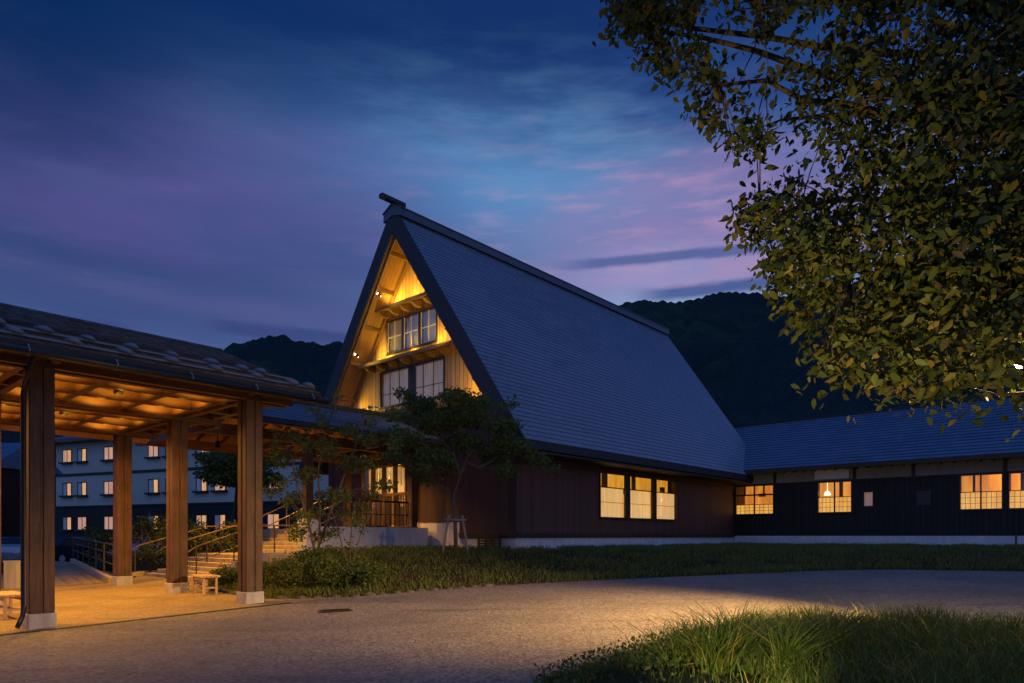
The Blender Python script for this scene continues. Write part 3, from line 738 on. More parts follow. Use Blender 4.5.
# entrance doors in the front wall
en = MB()
en.box(-.02, .1, 5.12, 5.45, 1.9, 4.35)
for k in range(6): en.box(-.06, .12, [5.0, 5.45, 6.14, 6.83, 7.52, 8.21][k], [5.0, 5.45, 6.14, 6.83, 7.52, 8.21][k]+.07, 1.9, 4.35)
en.box(-.07, .12, 5.0, 8.3, 4.2, 4.38); en.box(-.05, .1, 5.0, 8.3, 3.05, 3.15)
MATS_ent = glow('entrance_shoji', srgb(178,118,30), srgb(214,160,60), 1.0, 1, 2)
ent = en.build('entrance_screen', post_wood, mbd)
for k in range(4):
    b0 = 5.52+k*.69; b1 = b0+.62
    MB().box(.02, .03, b0, b1, 1.92, 4.2).build('pane', glass, ent)
    MB().box(.30, .32, b0, b1, 3.15, 4.2).build('shoji', MATS_ent, ent)
    s = MB()
    for q in range(6): s.box(-.03, .01, b0+.02+q*.097, b0+.055+q*.097, 1.92, 3.05)
    s.build('door_slats', dark_wood, ent)
MB().box(1.6, 1.62, 4.6, 8.6, 1.9, 3.6).build('room_wall', room_glow, ent)
for q in ((5.5, 6.0, 2.9), (6.9, 7.7, 2.7), (8.0, 8.2, 3.4)): MB().box(1.2, 1.3, q[0], q[1], 1.9, q[2]).build('furniture', room_dark, ent)
point(P(.8, 6.6, 3.6), 160, WARM2, name='entrance_lamp_light')

# gable spotlights: fixture + light
SPOTW = 112
for z, lab in ((6.7, 'lowest'), (8.62, 'middle'), (10.68, 'topmost')):
    for s in (0, 1):
        b = EB+(z-(EZ-VT))/SL+.16
        sgn = 1
        if s: b = 2*RB-b; sgn = -1
        side = 'left' if s else 'right'
        t = thing('floodlight', f'{lab} small round floodlight inside the {side} edge of the gable', 'floodlight', P(XF+.22, b, z), ANG, 'floodlights lining the gable')
        MB().tube([(0,-sgn*.08,0), (0, 0, 0), (.05, sgn*.06, -.02)], .02).build('arm', metal_dark, t)
        MB().tube([(-.06, sgn*.05, .02), (.06, sgn*.07, -.03)], [.055, .065], 12).build('housing', metal_dark, t, True)
        d = MB(); d.tube([(.061, sgn*.07, -.031), (.068, sgn*.072, -.033)], .05, 12); d.build('bulb', bulb_m, t)
        if s:
            d = MB(); d.tube([(-.068, sgn*.048, .022), (-.061, sgn*.05, .02)], .035, 12); d.build('bulb', bulb_m, t)
        loc = P(XF+.34, b+sgn*.14, z-.06)
        tgt = P(GX, RB+(b-RB)*.30, z-.1)
        spot(loc, tgt, SPOTW, GOLD, 130, .9, .04, 'floodlight_beam')
# lamp tubes tucked on the pents washing wall upward
for b0, b1, z, e in ((3.6, 7.0, 10.42, 22), (3.2, 7.6, 8.45, 30)):
    for k in range(3):
        b = b0+(b1-b0)*(k+.5)/3
        spot(P(.02, b, z), P(GX, b, z+1.3), e*2, GOLD, 150, 1, .1, 'pent_light')

# ------------------------------------------------------------------ wing
WX = 16.7
wing = thing('low_wing', 'long low dark wing with blue-grey tiled roof and white plaster band', 'building', C0, ANG)
WE, WEX, WRZ, WRX = 4.68, 15.8, 7.72, 21.3; BEND = -18.0
wr = MB(); n = 19; sl = (WRZ-WE)/(WRX-WEX); lw = math.hypot(WRX-WEX, WRZ-WE); nx_, nz_ = -(WRZ-WE)/lw, (WRX-WEX)/lw
for i in range(n):
    f0, f1 = i/n, (i+1)/n
    x0, z0 = WEX+(WRX-WEX)*f0, WE+(WRZ-WE)*f0; x1, z1 = WEX+(WRX-WEX)*f1, WE+(WRZ-WE)*f1
    b0 = EB+(z0-EZ)/SL+.02 if x0 < XB else 6.0; b1 = EB+(z1-EZ)/SL+.02 if x1 < XB else 6.0
    if x0 < XB <= x1: b1 = EB+(z1-EZ)/SL+.02
    l = .045
    wr.add([(x0+nx_*l, BEND, z0+nz_*l), (x0+nx_*l, b0, z0+nz_*l), (x1+nx_*.004, b1, z1+nz_*.004), (x1+nx_*.004, BEND, z1+nz_*.004), (x0, BEND, z0), (x0, b0, z0)], [(0,3,2,1), (4,0,1,5)])
rf = wr.build('roof', roof_wing, wing)
bk = MB(); bk.yprism([(WEX+.01, WE-.14), (WRX, WRZ-.16), (26.8, WE-.14), (26.8, WE+.01), (WRX, WRZ-.01), (WEX+.01, WE-.01)], BEND+.02, -.86)
bk.yprism([(WRX-.12, WRZ-.05), (WRX+.12, WRZ-.05), (WRX+.12, WRZ+.10), (WRX-.12, WRZ+.10)], BEND-.02, 6.0)
bk.build('roof_core', gap_m, rf)
MB().box(WEX-.03, WEX+.0, BEND, -.86, WE-.17, WE+.02).build('fascia', dark_wood, rf)
for k in range(38): MB().beam((WEX+.06, -1.0-k*.45, WE-.20), (WX, -1.0-k*.45, WE+.30), .06, .10).build('rafter', dark_wood, rf)
wins = [(-1.95, -.10), (-5.47, -4.06), (-11.03, -9.65), (-12.70, -11.28)]
ww = MB(); ww.box(WX, WX+.2, BEND+.5, 0, 1.5, 4.9); wall_w = ww.build('wall', siding_wing, wing)
for a, b in wins: cut_wall(wall_w, wing, WX-.3, WX+.5, a, b, 2.6, 3.97)
cut_wall(wall_w, wing, WX-.3, WX+.5, -6.35, -5.99, 2.84, 3.45)
bw = MB(); bw.box(WX+.2, 25.9, BEND+.5, BEND+.7, .9, 4.9); bw.box(25.7, 25.9, BEND+.7, 5, .9, 4.9); bw.yprism([(WX+.2, 4.9), (25.9, 4.9), (WRX, WRZ-.2)], BEND+.5, BEND+.7)
bw.build('wall', siding_wing, wing)
MB().box(WX-.05, WX-.002, BEND+.5, .0, .4, 1.505).build('base', conc_base, wing)
pb = MB()
posts_w = [-.05, -2.05, -5.62, -7.95, -11.15, -14.0, -17.4]
for q0, q1 in zip(posts_w[:-1], posts_w[1:]): pb.box(WX-.03, WX-.002, q1+.07, q0-.07, 4.06, 4.62)
pb.build('plaster_band', plaster, wing)
po = MB()
for b in posts_w: po.box(WX-.07, WX-.002, b-.07, b+.07, 3.97, 4.8)
po.box(WX-.06, WX-.031, BEND+.6, 0, 4.0, 4.06); po.build('post', dark_wood, wing)
sb = MB(); sb.box(WX-.12, WX-.072, -5.4, -3.92, 4.12, 4.54); sb.build('sign_board', mat('white_board', (.78,.78,.80), .6), wing)
for b in (-2.9, -3.5): MB().box(WX-.08, WX-.031, b-.16, b+.16, 4.16, 4.40).build('vent_cap', plaster, wing)
for i, (a, b) in enumerate(wins):
    bb = {0: [(.1,.14,.5,1.1,.6),(.4,.5,.6,.7,.5),(.8,.84,.5,1.1,.6)], 1: [(.45,.5,.5,1.1,.7),(.8,.95,.5,.62,.5)], 2: [(.2,.24,.5,1.1,.9),(.6,.63,.5,1.1,.8)], 3: [(.6,.64,.5,1.1,.7)]}[i]
    if i == 0:
        w_ = window(wing, 'x', a, b, 2.6, 3.5, 2, 'shoji', WX, gap=.05)
        w2_ = window(wing, 'x', a, b, 3.56, 3.97, 4, 'plain', WX, gap=.06)
    else: w_ = window(wing, 'x', a, b, 2.6, 3.97, 2, 'shoji', WX, gap=.05)
    recess(wing, 'x', a-.8, b+.8, 2.5, 4.1, WX, -1, 1.3, room_glow, bb)
# pendant lamps glowing inside
for b, z in ((-4.3, 3.5), (-12.1, 3.42)):
    m_ = MB(); m_.tube([(WX+.5, b, z+.12), (WX+.5, b, z+.05), (WX+.5, b, z-.08)], [.02, .1, .16], 12); m_.tube([(WX+.5, b, z+.1), (WX+.5, b, z+.7)], .008, 6)
    m_.build('pendant_lamp', mat('pendant_glow', (1,.8,.5), emit=((1,.80,.45), 4)), wing, True)
sm = MB(); sm.box(WX+.1, WX+.12, -6.35, -5.99, 2.84, 3.45); smw = sm.build('blind', glow('dim_blind', srgb(92,62,34), srgb(132,92,52), .9, 1, 3), wing)
sm = MB(); sm.box(WX-.03, WX-.002, -8.6, -8.06, 2.80, 3.37); sm.box(WX-.05, WX-.03, -8.63, -8.03, 3.37, 3.41); sm.build('vent_panel', mat('vent_grey', (.05,.045,.045), .6), wing)
mbp = MB(); mbp.tube([(WX-.15, -11.5, .9), (WX-.15, -11.5, 2.4)], .03); mbp.build('drain_pipe', metal_pipe, wing)

# ------------------------------------------------------------------ corridor roof, terrace, stairs
cor = thing('covered_walkway', 'low slate-roofed walkway on timber posts joining the canopy to the hall entrance', 'walkway', C0, ANG)
def two_slopes(x0, x1, be, ze, br, zr_, bo, n, m, parent, th=.14, lift=.03):
    a = course_roof(x0, x1, be, ze, br, zr_, n, lift); b2 = course_roof(x0, x1, bo, ze, br, zr_, n, lift); a.add(b2.v, b2.f)
    o = a.build('roof', m, parent)
    k = MB(); k.xprism([(be, ze-.01), (br, zr_-.01), (bo, ze-.01), (bo, ze-th), (br, zr_-th), (be, ze-th)][::-1], x0+.02, x1-.02); k.build('roof_core', gap_m, o)
    return o
CW = dict(be=3.3, ze=4.85, br=6.3, zr_=6.0, bo=9.3)
r2 = two_slopes(-8.4, -.06, 3.3, 4.85, 6.3, 6.0, 9.3, 12, roof_wing, cor)
MB().xprism([(6.15, 5.98), (6.15, 6.12), (6.3, 6.18), (6.45, 6.12), (6.45, 5.98)][::-1], -8.4, -.06).build('ridge_cap', gap_m, r2)
ce = MB(); ce.xprism([(3.36, 4.69), (6.3, 5.83), (9.24, 4.69), (9.24, 4.66), (6.3, 5.80), (3.36, 4.66)][::-1], -8.35, -.1); ce.build('ceiling', ceil_wood, r2)
cb = MB()
for b in (4.3, 8.3): cb.box(-8.3, -.1, b-.09, b+.09, 4.35, 4.65)
for x in (-8.1, -4.9, -2.8, -.7): cb.box(x-.08, x+.08, 3.5, 9.1, 4.40, 4.62)
for k in range(10):
    cb.beam((-8.0+k*.85, 3.4, 4.62), (-8.0+k*.85, 6.25, 5.72), .06, .10); cb.beam((-8.0+k*.85, 9.2, 4.62), (-8.0+k*.85, 6.35, 5.72), .06, .10)
cb.build('beam', beam_wood, cor)
for x in (-4.9, -.7):
    for b in (4.3, 8.3):
        zb = 2.04 if x < -2 else 1.82
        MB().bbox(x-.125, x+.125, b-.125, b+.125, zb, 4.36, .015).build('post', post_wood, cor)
terr = thing('entrance_terrace', 'raised concrete terrace with low grey wall in front of the entrance doors', 'terrace', C0, ANG)
te = MB(); te.box(-4.6, -.05, 4.2, 4.4, .4, 1.80); te.box(-5.1, -4.6, 4.05, 4.55, .2, 2.04); te.build('wall', conc_base, terr)
te = MB(); te.box(-3.2, .0, 4.4, 8.7, 1.2, 1.78); te.box(-3.2, 0, 8.7, 11.5, .0, 1.76); te.build('floor', conc_step, terr)
# rail and slats on the terrace wall
tr = thing('terrace_railing', 'dark slatted railing standing on the terrace wall before the entrance', 'railing', P(-.9, 4.3, 1.8), ANG)
m_ = MB(); m_.box(-2.6, 0, -.03, .03, .85, .91); m_.box(-2.6, 0, -.02, .02, .42, .45); m_.build('rail', metal_dark, tr)
for k in range(14): MB().box(-2.6+k*.2-.012, -2.6+k*.2+.012, -.012, .012, 0, .85).build('baluster', metal_dark, tr)
st = thing('concrete_stairs', 'two flights of lit concrete steps climbing to the entrance terrace', 'stairs', C0, ANG)
sA = -8.0; n1 = 6; z0 = .20; r1 = (.93-z0)/n1
fl = MB()
for k in range(n1):
    x = sA+k*.30
    bl = 8.9 if k == 0 else 8.6
    fl.box(x, -6.0, 4.9+.0*k, bl-.12*k*.0, (-.1 if k == 0 else z0+k*r1-.02), z0+(k+1)*r1)
fl.box(-6.0, -5.0, 4.56, 8.6, -.1, .93)
fl.build('lower_flight', conc_step, st, bevel=.012)
fl = MB(); n2 = 7; r2_ = (1.80-.93)/n2
for k in range(n2):
    x = -5.0+k*.28; fl.box(x, -3.0, 4.56, 8.0, .93+k*r2_-.02 if k else .5, .93+(k+1)*r2_)
fl.build('upper_flight', conc_step, st, bevel=.012)
sg = MB()
for k in range(n1):
    x = sA+k*.30; sg.box(x+.05, x+.35 if k < n1-1 else -4.6, 4.70, 4.90, -.1, z0+(k+1)*r1+.06)
sg.build('side_wall', conc, st)
# nosing joints
def handrail(label, pts, posts, low=True):
    p0 = P(*pts[0]); t = thing('handrail', label, 'handrail', p0, ANG, None)
    loc = lambda q: (q[0]-pts[0][0], q[1]-pts[0][1], q[2]-pts[0][2])
    m_ = MB(); L = [loc(q) for q in pts]; m_.tube(L, .022, 8); m_.build('rail', wood_rail, t, True)
    if low:
        m_ = MB(); m_.tube([(a, b, c-.42) for a, b, c in L], .014, 6); m_.build('lower_rail', rail_m, t, True)
    for q, zb in posts:
        a, b, c = loc(q); m_ = MB(); m_.tube([(a, b, zb-pts[0][2]), (a, b, c)], .020, 8); m_.build('post', rail_m, t)
zs = lambda x: z0+max(0, min(n1, math.floor((x-sA)/.30)+1))*r1 if x < -5.0 else .93+max(0, min(n2, math.floor((x+5.0)/.28)+1))*r2_
def rail_path(b, x0, x1):
    return [(x0, b, z0+.80), (x0+.3, b, z0+1.0), (-6.1, b, .93+.90), (-5.0, b, .93+.90), (-3.1, b, 1.80+.90), (x1, b, 1.80+.90)]
handrail('handrail down the right-hand edge of the steps next to the shrubs', rail_path(5.05, -8.3, -2.9), [((x, 5.05, h), zs(x)-.02) for x, h in ((-8.0, z0+1.02), (-6.9, z0+1.42), (-5.6, 1.83), (-4.2, 2.18), (-3.0, 2.7))], True)
handrail('handrail up the middle of the steps, behind the small bench', rail_path(6.6, -8.5, -2.9), [((x, 6.6, h), zs(x)-.02 if x > -8 else .15) for x, h in ((-8.2, z0+.9), (-7.0, z0+1.4), (-5.6, 1.83), (-4.2, 2.2), (-3.0, 2.7))], False)
handrail('handrail along the left-hand edge of the steps against the planter', rail_path(8.5, -8.6, -3.2), [((x, 8.5, h), zs(x)-.02 if x > -8 else .15) for x, h in ((-8.4, z0+.85), (-7.0, z0+1.4), (-5.6, 1.83), (-4.2, 2.2), (-3.2, 2.7))], False)

# ------------------------------------------------------------------ canopy
BO = Vector((-5.35, 13.95, 0)); SX, SY = 3.65, 3.55
can = thing('canopy_shelter', 'open timber canopy on thick wooden posts with stone-weighted shingle roof', 'canopy', BO, ANG)
def cw_(x, y): v = BO+U*x+W_*y; return v
for i in (0, -1, -2):
    for j in (0, 1, 2):
        x, y = i*SX, j*SY; v = cw_(x, y); g0 = zr(v.x, v.y)
        g1 = g0 + .0
        m_ = MB()
        for sx in (-1, 1):
            for sy in (-1, 1): m_.bbox(x+sx*.098-.082, x+sx*.098+.082, y+sy*.098-.082, y+sy*.098+.082, g1+.22, 4.5, .012)
        m_.box(x-.16, x+.16, y-.03, y+.03, g1+.22, 4.5); m_.box(x-.03, x+.03, y-.16, y+.16, g1+.22, 4.49)
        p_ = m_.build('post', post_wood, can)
        MB().bbox(x-.205, x+.205, y-.205, y+.205, g1-.1, g1+.24, .02).build('post_base', conc, p_, bevel=.01)
X0, X1 = -9.2, 1.0; CE, CZ, CRB, CRZ = -1.0, 4.42, 3.55, 6.14
rf = two_slopes(X0, X1, CE, CZ, CRB, CRZ, 8.1, 22, roof_tile, can, .16, .035)
MB().xprism([(3.35, 6.05), (3.35, 6.14), (3.55, 6.20), (3.75, 6.14), (3.75, 6.05)][::-1], X0, X1+.02).build('ridge_cap', roof_tile, rf)
cl = MB(); q = .18
cl.xprism([(CE+.05, CZ-q), (.75, 4.86), (6.35, 4.86), (8.05, CZ-q), (8.05, CZ-q-.03), (6.35, 4.83), (.75, 4.83), (CE+.05, CZ-q-.03)][::-1], X0+.03, X1-.03); cl.build('ceiling', ceil_wood, rf)
sl = (CRZ-CZ)/(CRB-CE)
bt = MB()
for b in (CE+.16, CE+.98):
    z = CZ+sl*(b-CE)+.09; bt.beam((X0+.1, b, z-.02), (X1-.05, b, z-.02), .045, .035)
bt.build('batten', pale_batten, rf)
fa = MB(); fa.box(X0, X1, CE-.03, CE-.001, CZ-.16, CZ+.0); fa.build('fascia', dark_wood, rf)
gt = MB(); gt.tube([(X0, CE-.10, CZ-.14), (X1+.12, CE-.10, CZ-.16)], .065, 10)
gut = gt.build('gutter', metal_pipe, rf, True)
for k in range(8):
    MB().tube([(X1-.25-k*1.2, CE+.0, CZ-.05), (X1-.25-k*1.2, CE-.1, CZ-.06), (X1-.25-k*1.2, CE-.175, CZ-.14), (X1-.25-k*1.2, CE-.1, CZ-.225)], .012, 6).build('gutter_bracket', mat('bracket_steel', (.4,.42,.45), .4, metal=.8) if k == 0 else MATS['bracket_steel'], gut)
bm = MB()
for y in (0, SY, 2*SY):
    z0b = 4.25
    bm.box(X0+.2, X1-.15, y-.22, y-.08, z0b, z0b+.34); bm.box(X0+.2, X1-.15, y+.08, y+.22, z0b, z0b+.34)
for x in (0, -SX, -2*SX):
    bm.box(x-.21, x-.085, -.55, 2*SY+.55, 4.32, 4.66); bm.box(x+.085, x+.21, -.55, 2*SY+.55, 4.32, 4.66)
bm.build('beam', beam_wood, can)
for b in (1.18, 2.37, 4.73, 5.92):
    MB().box(X0+.3, X1-.25, b-.075, b+.075, 4.34, 4.66).build('purlin', beam_wood, can)
for x in (.78, -1.22, -2.43, -4.87, -6.08):
    for y0, y1 in ((.22, SY-.22), (SY+.22, 2*SY-.22)):
        if abs(x+SX) > .1: MB().box(x-.075, x+.075, y0, y1, 4.345, 4.655).build('cross_beam', beam_wood, can)
# downpipe on the leftmost visible post
dp = MB(); dp.tube([(-SX-.30, -.95, CZ-.2), (-SX-.25, -.30, CZ-.45), (-SX-.25, -.16, CZ-.6), (-SX-.25, -.16, .42), (-SX-.27, -.20, .22), (-SX-.36, -.30, .06)], .038, 10); dp.build('drain_pipe', metal_pipe, can, True)
# canopy lamps: uplights and downlights on the tie beams
LAMP_W = 760
kk = 0
for x in (-SX/2, -SX*1.5):
    for y in (SY*.5+.15, SY*1.5+.15):
        v = cw_(x, y)
        t = thing('ceiling_lamp', ['round lamp under the canopy between the two front posts and the bench', 'round lamp under the canopy nearest the planter', 'round lamp under the canopy left of the front post', 'round lamp under the far left corner of the canopy'][kk], 'lamp', (v.x, v.y, 4.50), ANG, 'lamps under the canopy')
        kk += 1
        MB().tube([(0,0,.04), (0,0,.1), (0,0,.32)], [.06,.04,.04], 12).build('stem', metal_dark, t)
        hb = MB(); hb.tube([(0,0,-.12), (0,0,.08)], [.085,.085], 14); hb.f = hb.f[:-2]+[hb.f[-1]]; hb.build('housing', metal_dark, t, True)
        MB().tube([(0,0,.02), (0,0,.05)], .05, 14).build('bulb', bulb_m, t)
        spot((v.x, v.y, 4.34), (v.x, v.y, 0), LAMP_W, WARM, 160, .8, .07, 'canopy_downlight')
for x in (-.61, -1.82, -3.03, -4.26, -5.47, -6.68):
    for y in (.62, 1.78, 2.95, 4.15, 5.33, 6.5):
        v = cw_(x, y); spot((v.x, v.y, 4.27), (v.x+.02, v.y, 6), 42.0, WARM, 170, .3, .03, 'canopy_uplight')
for a_, b_, e in ((-6.8, 6.3, 620), (-3.4, 6.3, 760), (-1.2, 6.2, 300)):
    v = P(a_, b_, 4.35)
    t = thing('ceiling_lamp', {-6.8: 'round lamp under the walkway roof over the lower steps', -3.4: 'round lamp under the walkway roof over the upper steps', -1.2: 'round lamp under the walkway roof by the doors'}[a_], 'lamp', v, ANG, 'lamps under the walkway')
    MB().tube([(0,0,.06), (0,0,1.2)], .015, 8).build('stem', metal_dark, t)
    hb = MB(); hb.tube([(0,0,-.12), (0,0,.08)], [.075,.075], 14); hb.f = hb.f[:-2]+[hb.f[-1]]; hb.build('housing', metal_dark, t, True)
    MB().tube([(0,0,.02), (0,0,.05)], .045, 14).build('bulb', bulb_m, t)
    spot((v.x, v.y, 4.20), (v.x, v.y, 0), e, WARM, 155, .8, .06, 'walkway_downlight')

# stones on the canopy roof
def rock_mesh(name, sx, sy, sz, seed, m):
    import bmesh
    bm_ = bmesh.new(); bmesh.ops.create_icosphere(bm_, subdivisions=2, radius=1)
    for v in bm_.verts:
        n_ = noise.fractal(v.co*1.3+Vector((seed*5.1, seed, 0)), 1, 2, 3); k = 1+n_*.28
        v.co = Vector((v.co.x*sx*k, v.co.y*sy*k, max(v.co.z, -.75)*sz*k))
    me = bpy.data.meshes.new(name); bm_.to_mesh(me); bm_.free(); me.materials.append(m)
    me.polygons.foreach_set('use_smooth', [True]*len(me.polygons)); return me
rms = [rock_mesh('roof_stone', .145, .10, .055, s, roofstone_m) for s in range(4)]
def canopy_x(px, b, dz):
    k = (px-HX)/F; p = BO+W_*b     # (p.x+U.x*s)/(p.y+U.y*s)=k
    return (k*p.y-p.x)/(U.x-k*U.y)
rows = [(CE+.16, [15, 73.5, 125, 172, 215.6, 256.6, 292, 309], 'lower'), (CE+.98, [-5, 44, 88, 132, 172, 211, 242, 261], 'upper')]
od = ['first', 'second', 'third', 'fourth', 'fifth', 'sixth', 'seventh', 'eighth']
k = 0
for b, pxs, nm in rows:
    for i, px in enumerate(pxs):
        s = canopy_x(px, b, 0); v = BO+U*s+W_*b; z = CZ+sl*(b-CE)+.115
        o = bpy.data.objects.new('roof_stone', rms[k % 4]); col.objects.link(o); o.location = (v.x, v.y, z); o.rotation_euler = (R(4), R(5), ANG+random.uniform(-.2, .2))
        sc_ = random.uniform(.88, 1.15); o.scale = (sc_, sc_, sc_)
        tag(o, f'pale stone weighing down the canopy roof, {od[i]} from the left in the {nm} row', 'stone', 'stones weighing down the canopy roof'); k += 1

# benches
def bench(label, loc, rz, Lx, Ly, h):
    t = thing('bench', label, 'bench', loc, rz, 'benches under the canopy')
    m_ = MB(); nb = 4
    for k in range(nb): m_.box(-Lx/2, Lx/2, -Ly/2+k*Ly/nb+.006, -Ly/2+(k+1)*Ly/nb-.006, h-.045, h)
    m_.build('seat', bench_wood, t, bevel=.006)
    m_ = MB(); m_.box(-Lx/2+.08, Lx/2-.08, -Ly/2+.06, -Ly/2+.10, h-.12, h-.046); m_.box(-Lx/2+.08, Lx/2-.08, Ly/2-.10, Ly/2-.06, h-.12, h-.046)
    m_.box(-Lx/2+.10, Lx/2-.10, -.02, .02, .14, .18); m_.build('seat_frame', bench_wood, t)
    for sx in (-1, 1):
        for sy in (-1, 1): MB().box(sx*(Lx/2-.1)-.03, sx*(Lx/2-.1)+.03, sy*(Ly/2-.075)-.025, sy*(Ly/2-.075)+.025, 0, h-.046).build('leg', bench_wood, t)
        MB().box(sx*(Lx/2-.1)-.02, sx*(Lx/2-.1)+.02, -Ly/2+.1, Ly/2-.1, .14, .18).build('stretcher', bench_wood, t)
b1 = gp(205, 594); bench('small pale wooden bench standing alone between two posts near the steps', (b1[0], b1[1], zr(b1[0], b1[1])+.005), ANG+R(82), .95, .42, .44)
b2 = gp(8, 617); bench('wooden bench partly hidden behind the leftmost post', (b2[0], b2[1], zr(b2[0], b2[1])+.005), ANG+R(90), 1.1, .42, .44)
b3 = gp(13.5, 588)
t = thing('concrete_pillar', 'short square concrete pillar standing left of the ramp', 'pillar', b3, R(8))
MB().bbox(-.17, .17, -.15, .15, -.02, .70, .015).build('shaft', conc, t); MB().box(-.175, .175, -.155, .155, .70, .735).build('top', conc, t)

# ------------------------------------------------------------------ hotel
hp = at(56, 58, -.1); hang = math.atan2(-.27, 1)*-1
hdir = Vector((1, -.42, 0)).normalized(); hang = math.atan2(hdir.y, hdir.x)
hot = thing('hotel_block', 'white three-storey hotel with dark ground floor and rows of small lit windows', 'hotel', hp, hang)
HL = 40
MB().box(0, HL, 0, 12, 4.05, 9.4).build('wall', mat('hotel_white', (.50,.52,.56), .9, fn=lambda g, b: g.mix(g.noise(oc(g), .5, 4, .6), (.60,.50,.40), (.76,.64,.51))), hot)
MB().box(.02, HL, .03, 12, -.2, 4.05).build('ground_floor_wall', siding_wing, hot)
mbh = MB(); mbh.box(-.06, HL, -.08, 0, 6.62, 6.82); mbh.box(-.05, HL, -.06, 0, 4.0, 4.12); mbh.build('band', dark_wood, hot)
mbh = MB(); mbh.box(-.9, HL+.5, -.9, 13, 9.4, 9.62); mbh.add([(-.9,-.9,9.62),(HL+.5,-.9,9.62),(HL+.5,13,9.62),(-.9,13,9.62),(4,6,12.1),(HL-3,6,12.1)], [(0,1,5,4),(1,2,5),(2,3,4,5),(3,0,4)]); mbh.build('roof', roof_tile, hot)
for r_, zc in enumerate((2.65, 5.5, 8.3)):
    c_ = 0
    x = 1.45
    while x < 24:
        mw = MB(); hw = .50; hh = .50
        mw.box(x-hw-.06, x+hw+.06, -.05, 0, zc+hh, zc+hh+.08); mw.box(x-hw-.22, x+hw+.22, -.28, 0, zc-hh-.14, zc-hh)
        mw.box(x-hw-.06, x-hw, -.05, 0, zc-hh, zc+hh); mw.box(x+hw, x+hw+.06, -.05, 0, zc-hh, zc+hh); mw.box(x-.03, x+.03, -.045, 0, zc-hh, zc+hh)
        w_ = mw.build('window', frame_m, hot)
        rr = random.random()
        mL, mR = ((hotel_lit, hotel_lit), (hotel_lit, hotel_amber), (hotel_dim, hotel_amber), (hotel_dim, hotel_amber))[int(rr*3.99)]
        MB().box(x-hw, x-.03, -.02, -.004, zc-hh, zc+hh).build('pane', mL, w_)
        MB().box(x+.03, x+hw, -.02, -.004, zc-hh, zc+hh).build('pane', mR, w_)
        x += (1.85 if c_ % 2 == 0 else 3.2); c_ += 1
# dark shed at the left
sh = thing('dark_shed', 'dark timber outbuilding with low pitched roof at the far left', 'building', at(-60, 44, 0), R(-6))
MB().box(0, 3.7, 0, 5, 0, 6.0).build('wall', siding_wing, sh)
MB().add([(-.5,-.6,5.9),(4.1,-.6,5.9),(4.1,5.6,5.9),(-.5,5.6,5.9),(-.5,2.5,7.8),(4.1,2.5,7.8)], [(0,1,5,4),(2,3,4,5),(1,2,5),(3,0,4),(0,3,2,1)]).build('roof', roof_wing, sh)

# cars
def car_proto(label, paint):
    t = thing('parked_car', label, 'car', (0, 0, 0), 0, 'cars in the car park')
    side = [(-2.15,.42),(-2.2,.62),(-2.1,.86),(-1.35,.98),(-.75,1.42),(.75,1.46),(1.55,1.08),(2.1,.98),(2.2,.7),(2.15,.35),(1.75,.25),(-1.75,.25)]
    b = MB(); n = len(side); secs = [(-.84, .93), (-.80, 1.0), (.80, 1.0), (.84, .93)]
    vs = []
    for yy, kz in secs:
        for x, z in side:
            inn = 1.0 if z < 1.0 else (1.0-(z-1.0)*.34)
            vs.append((x*(.985 if abs(yy) > .82 else 1), yy*inn, .25+(z-.25)*(kz if z > .5 else 1)))
    fs = [tuple(range(n)), tuple(range(3*n, 4*n))[::-1]]
    for s in range(3):
        for i in range(n): fs.append((s*n+i, s*n+(i+1) % n, (s+1)*n+(i+1) % n, (s+1)*n+i)[::-1])
    b.add(vs, fs); b.build('body', paint, t, bevel=.04)
    gl = MB()
    for s in (-1, 1):
        y = s*.80
        gl.add([(-1.1, y*1.0, .98), (.25+.95, y*1.0, 1.0), (.68, y*.88, 1.37), (-.72, y*.88, 1.34)], [(0,1,2,3)])
    gl.v = [(x, yy*1.03, z) for x, yy, z in gl.v]
    gl.add([(1.50,-.66,1.11),(1.50,.66,1.11),(.82,.58,1.45),(.82,-.58,1.45)], [(0,1,2,3)]); gl.add([(-1.33,-.66,1.0),(-1.33,.66,1.0),(-.80,.58,1.40),(-.80,-.58,1.40)], [(0,1,2,3)])
    gl.build('window', mat('car_glass', (.02,.025,.03), .08), t)
    for x in (-1.35, 1.38):
        for s in (-1, 1):
            wl = MB(); wl.tube([(x, s*.66, .32), (x, s*.87, .32)], .32, 20); w_ = wl.build('wheel', mat('tyre', (.02,.02,.02), .9) if 'tyre' not in MATS else MATS['tyre'], t)
            MB().tube([(x, s*.86, .32), (x, s*.885, .32)], .2, 12).build('rim', frame_w, w_)
    for s in (-1, 1):
        MB().box(2.08, 2.205, s*.5, s*.78, .66, .80).build('headlight', mat('lens', (.6,.6,.6), .1) if 'lens' not in MATS else MATS['lens'], t)
    return t
cpaint = lambda n, c: mat(n, c, .25, metal=.3)
for i, (px, D, rz, lab, pc) in enumerate([(16, 36, -70, 'pale car parked in front of the dark outbuilding at far left', (.35,.37,.40)), (66, 37, -95, 'dark car parked at the far end of the ramp', (.03,.03,.04)),
        (90, 41, -82, 'silver car parked behind the ramp railing', (.45,.47,.50)), (141, 40, -84, 'blue-grey car parked behind the planter, beyond the posts', (.20,.26,.36))]):
    c_ = car_proto(lab, cpaint('car_paint_%d' % i, pc)); v = at(px, D, -.02); c_.location = v; c_.rotation_euler = (0, 0, R(rz))

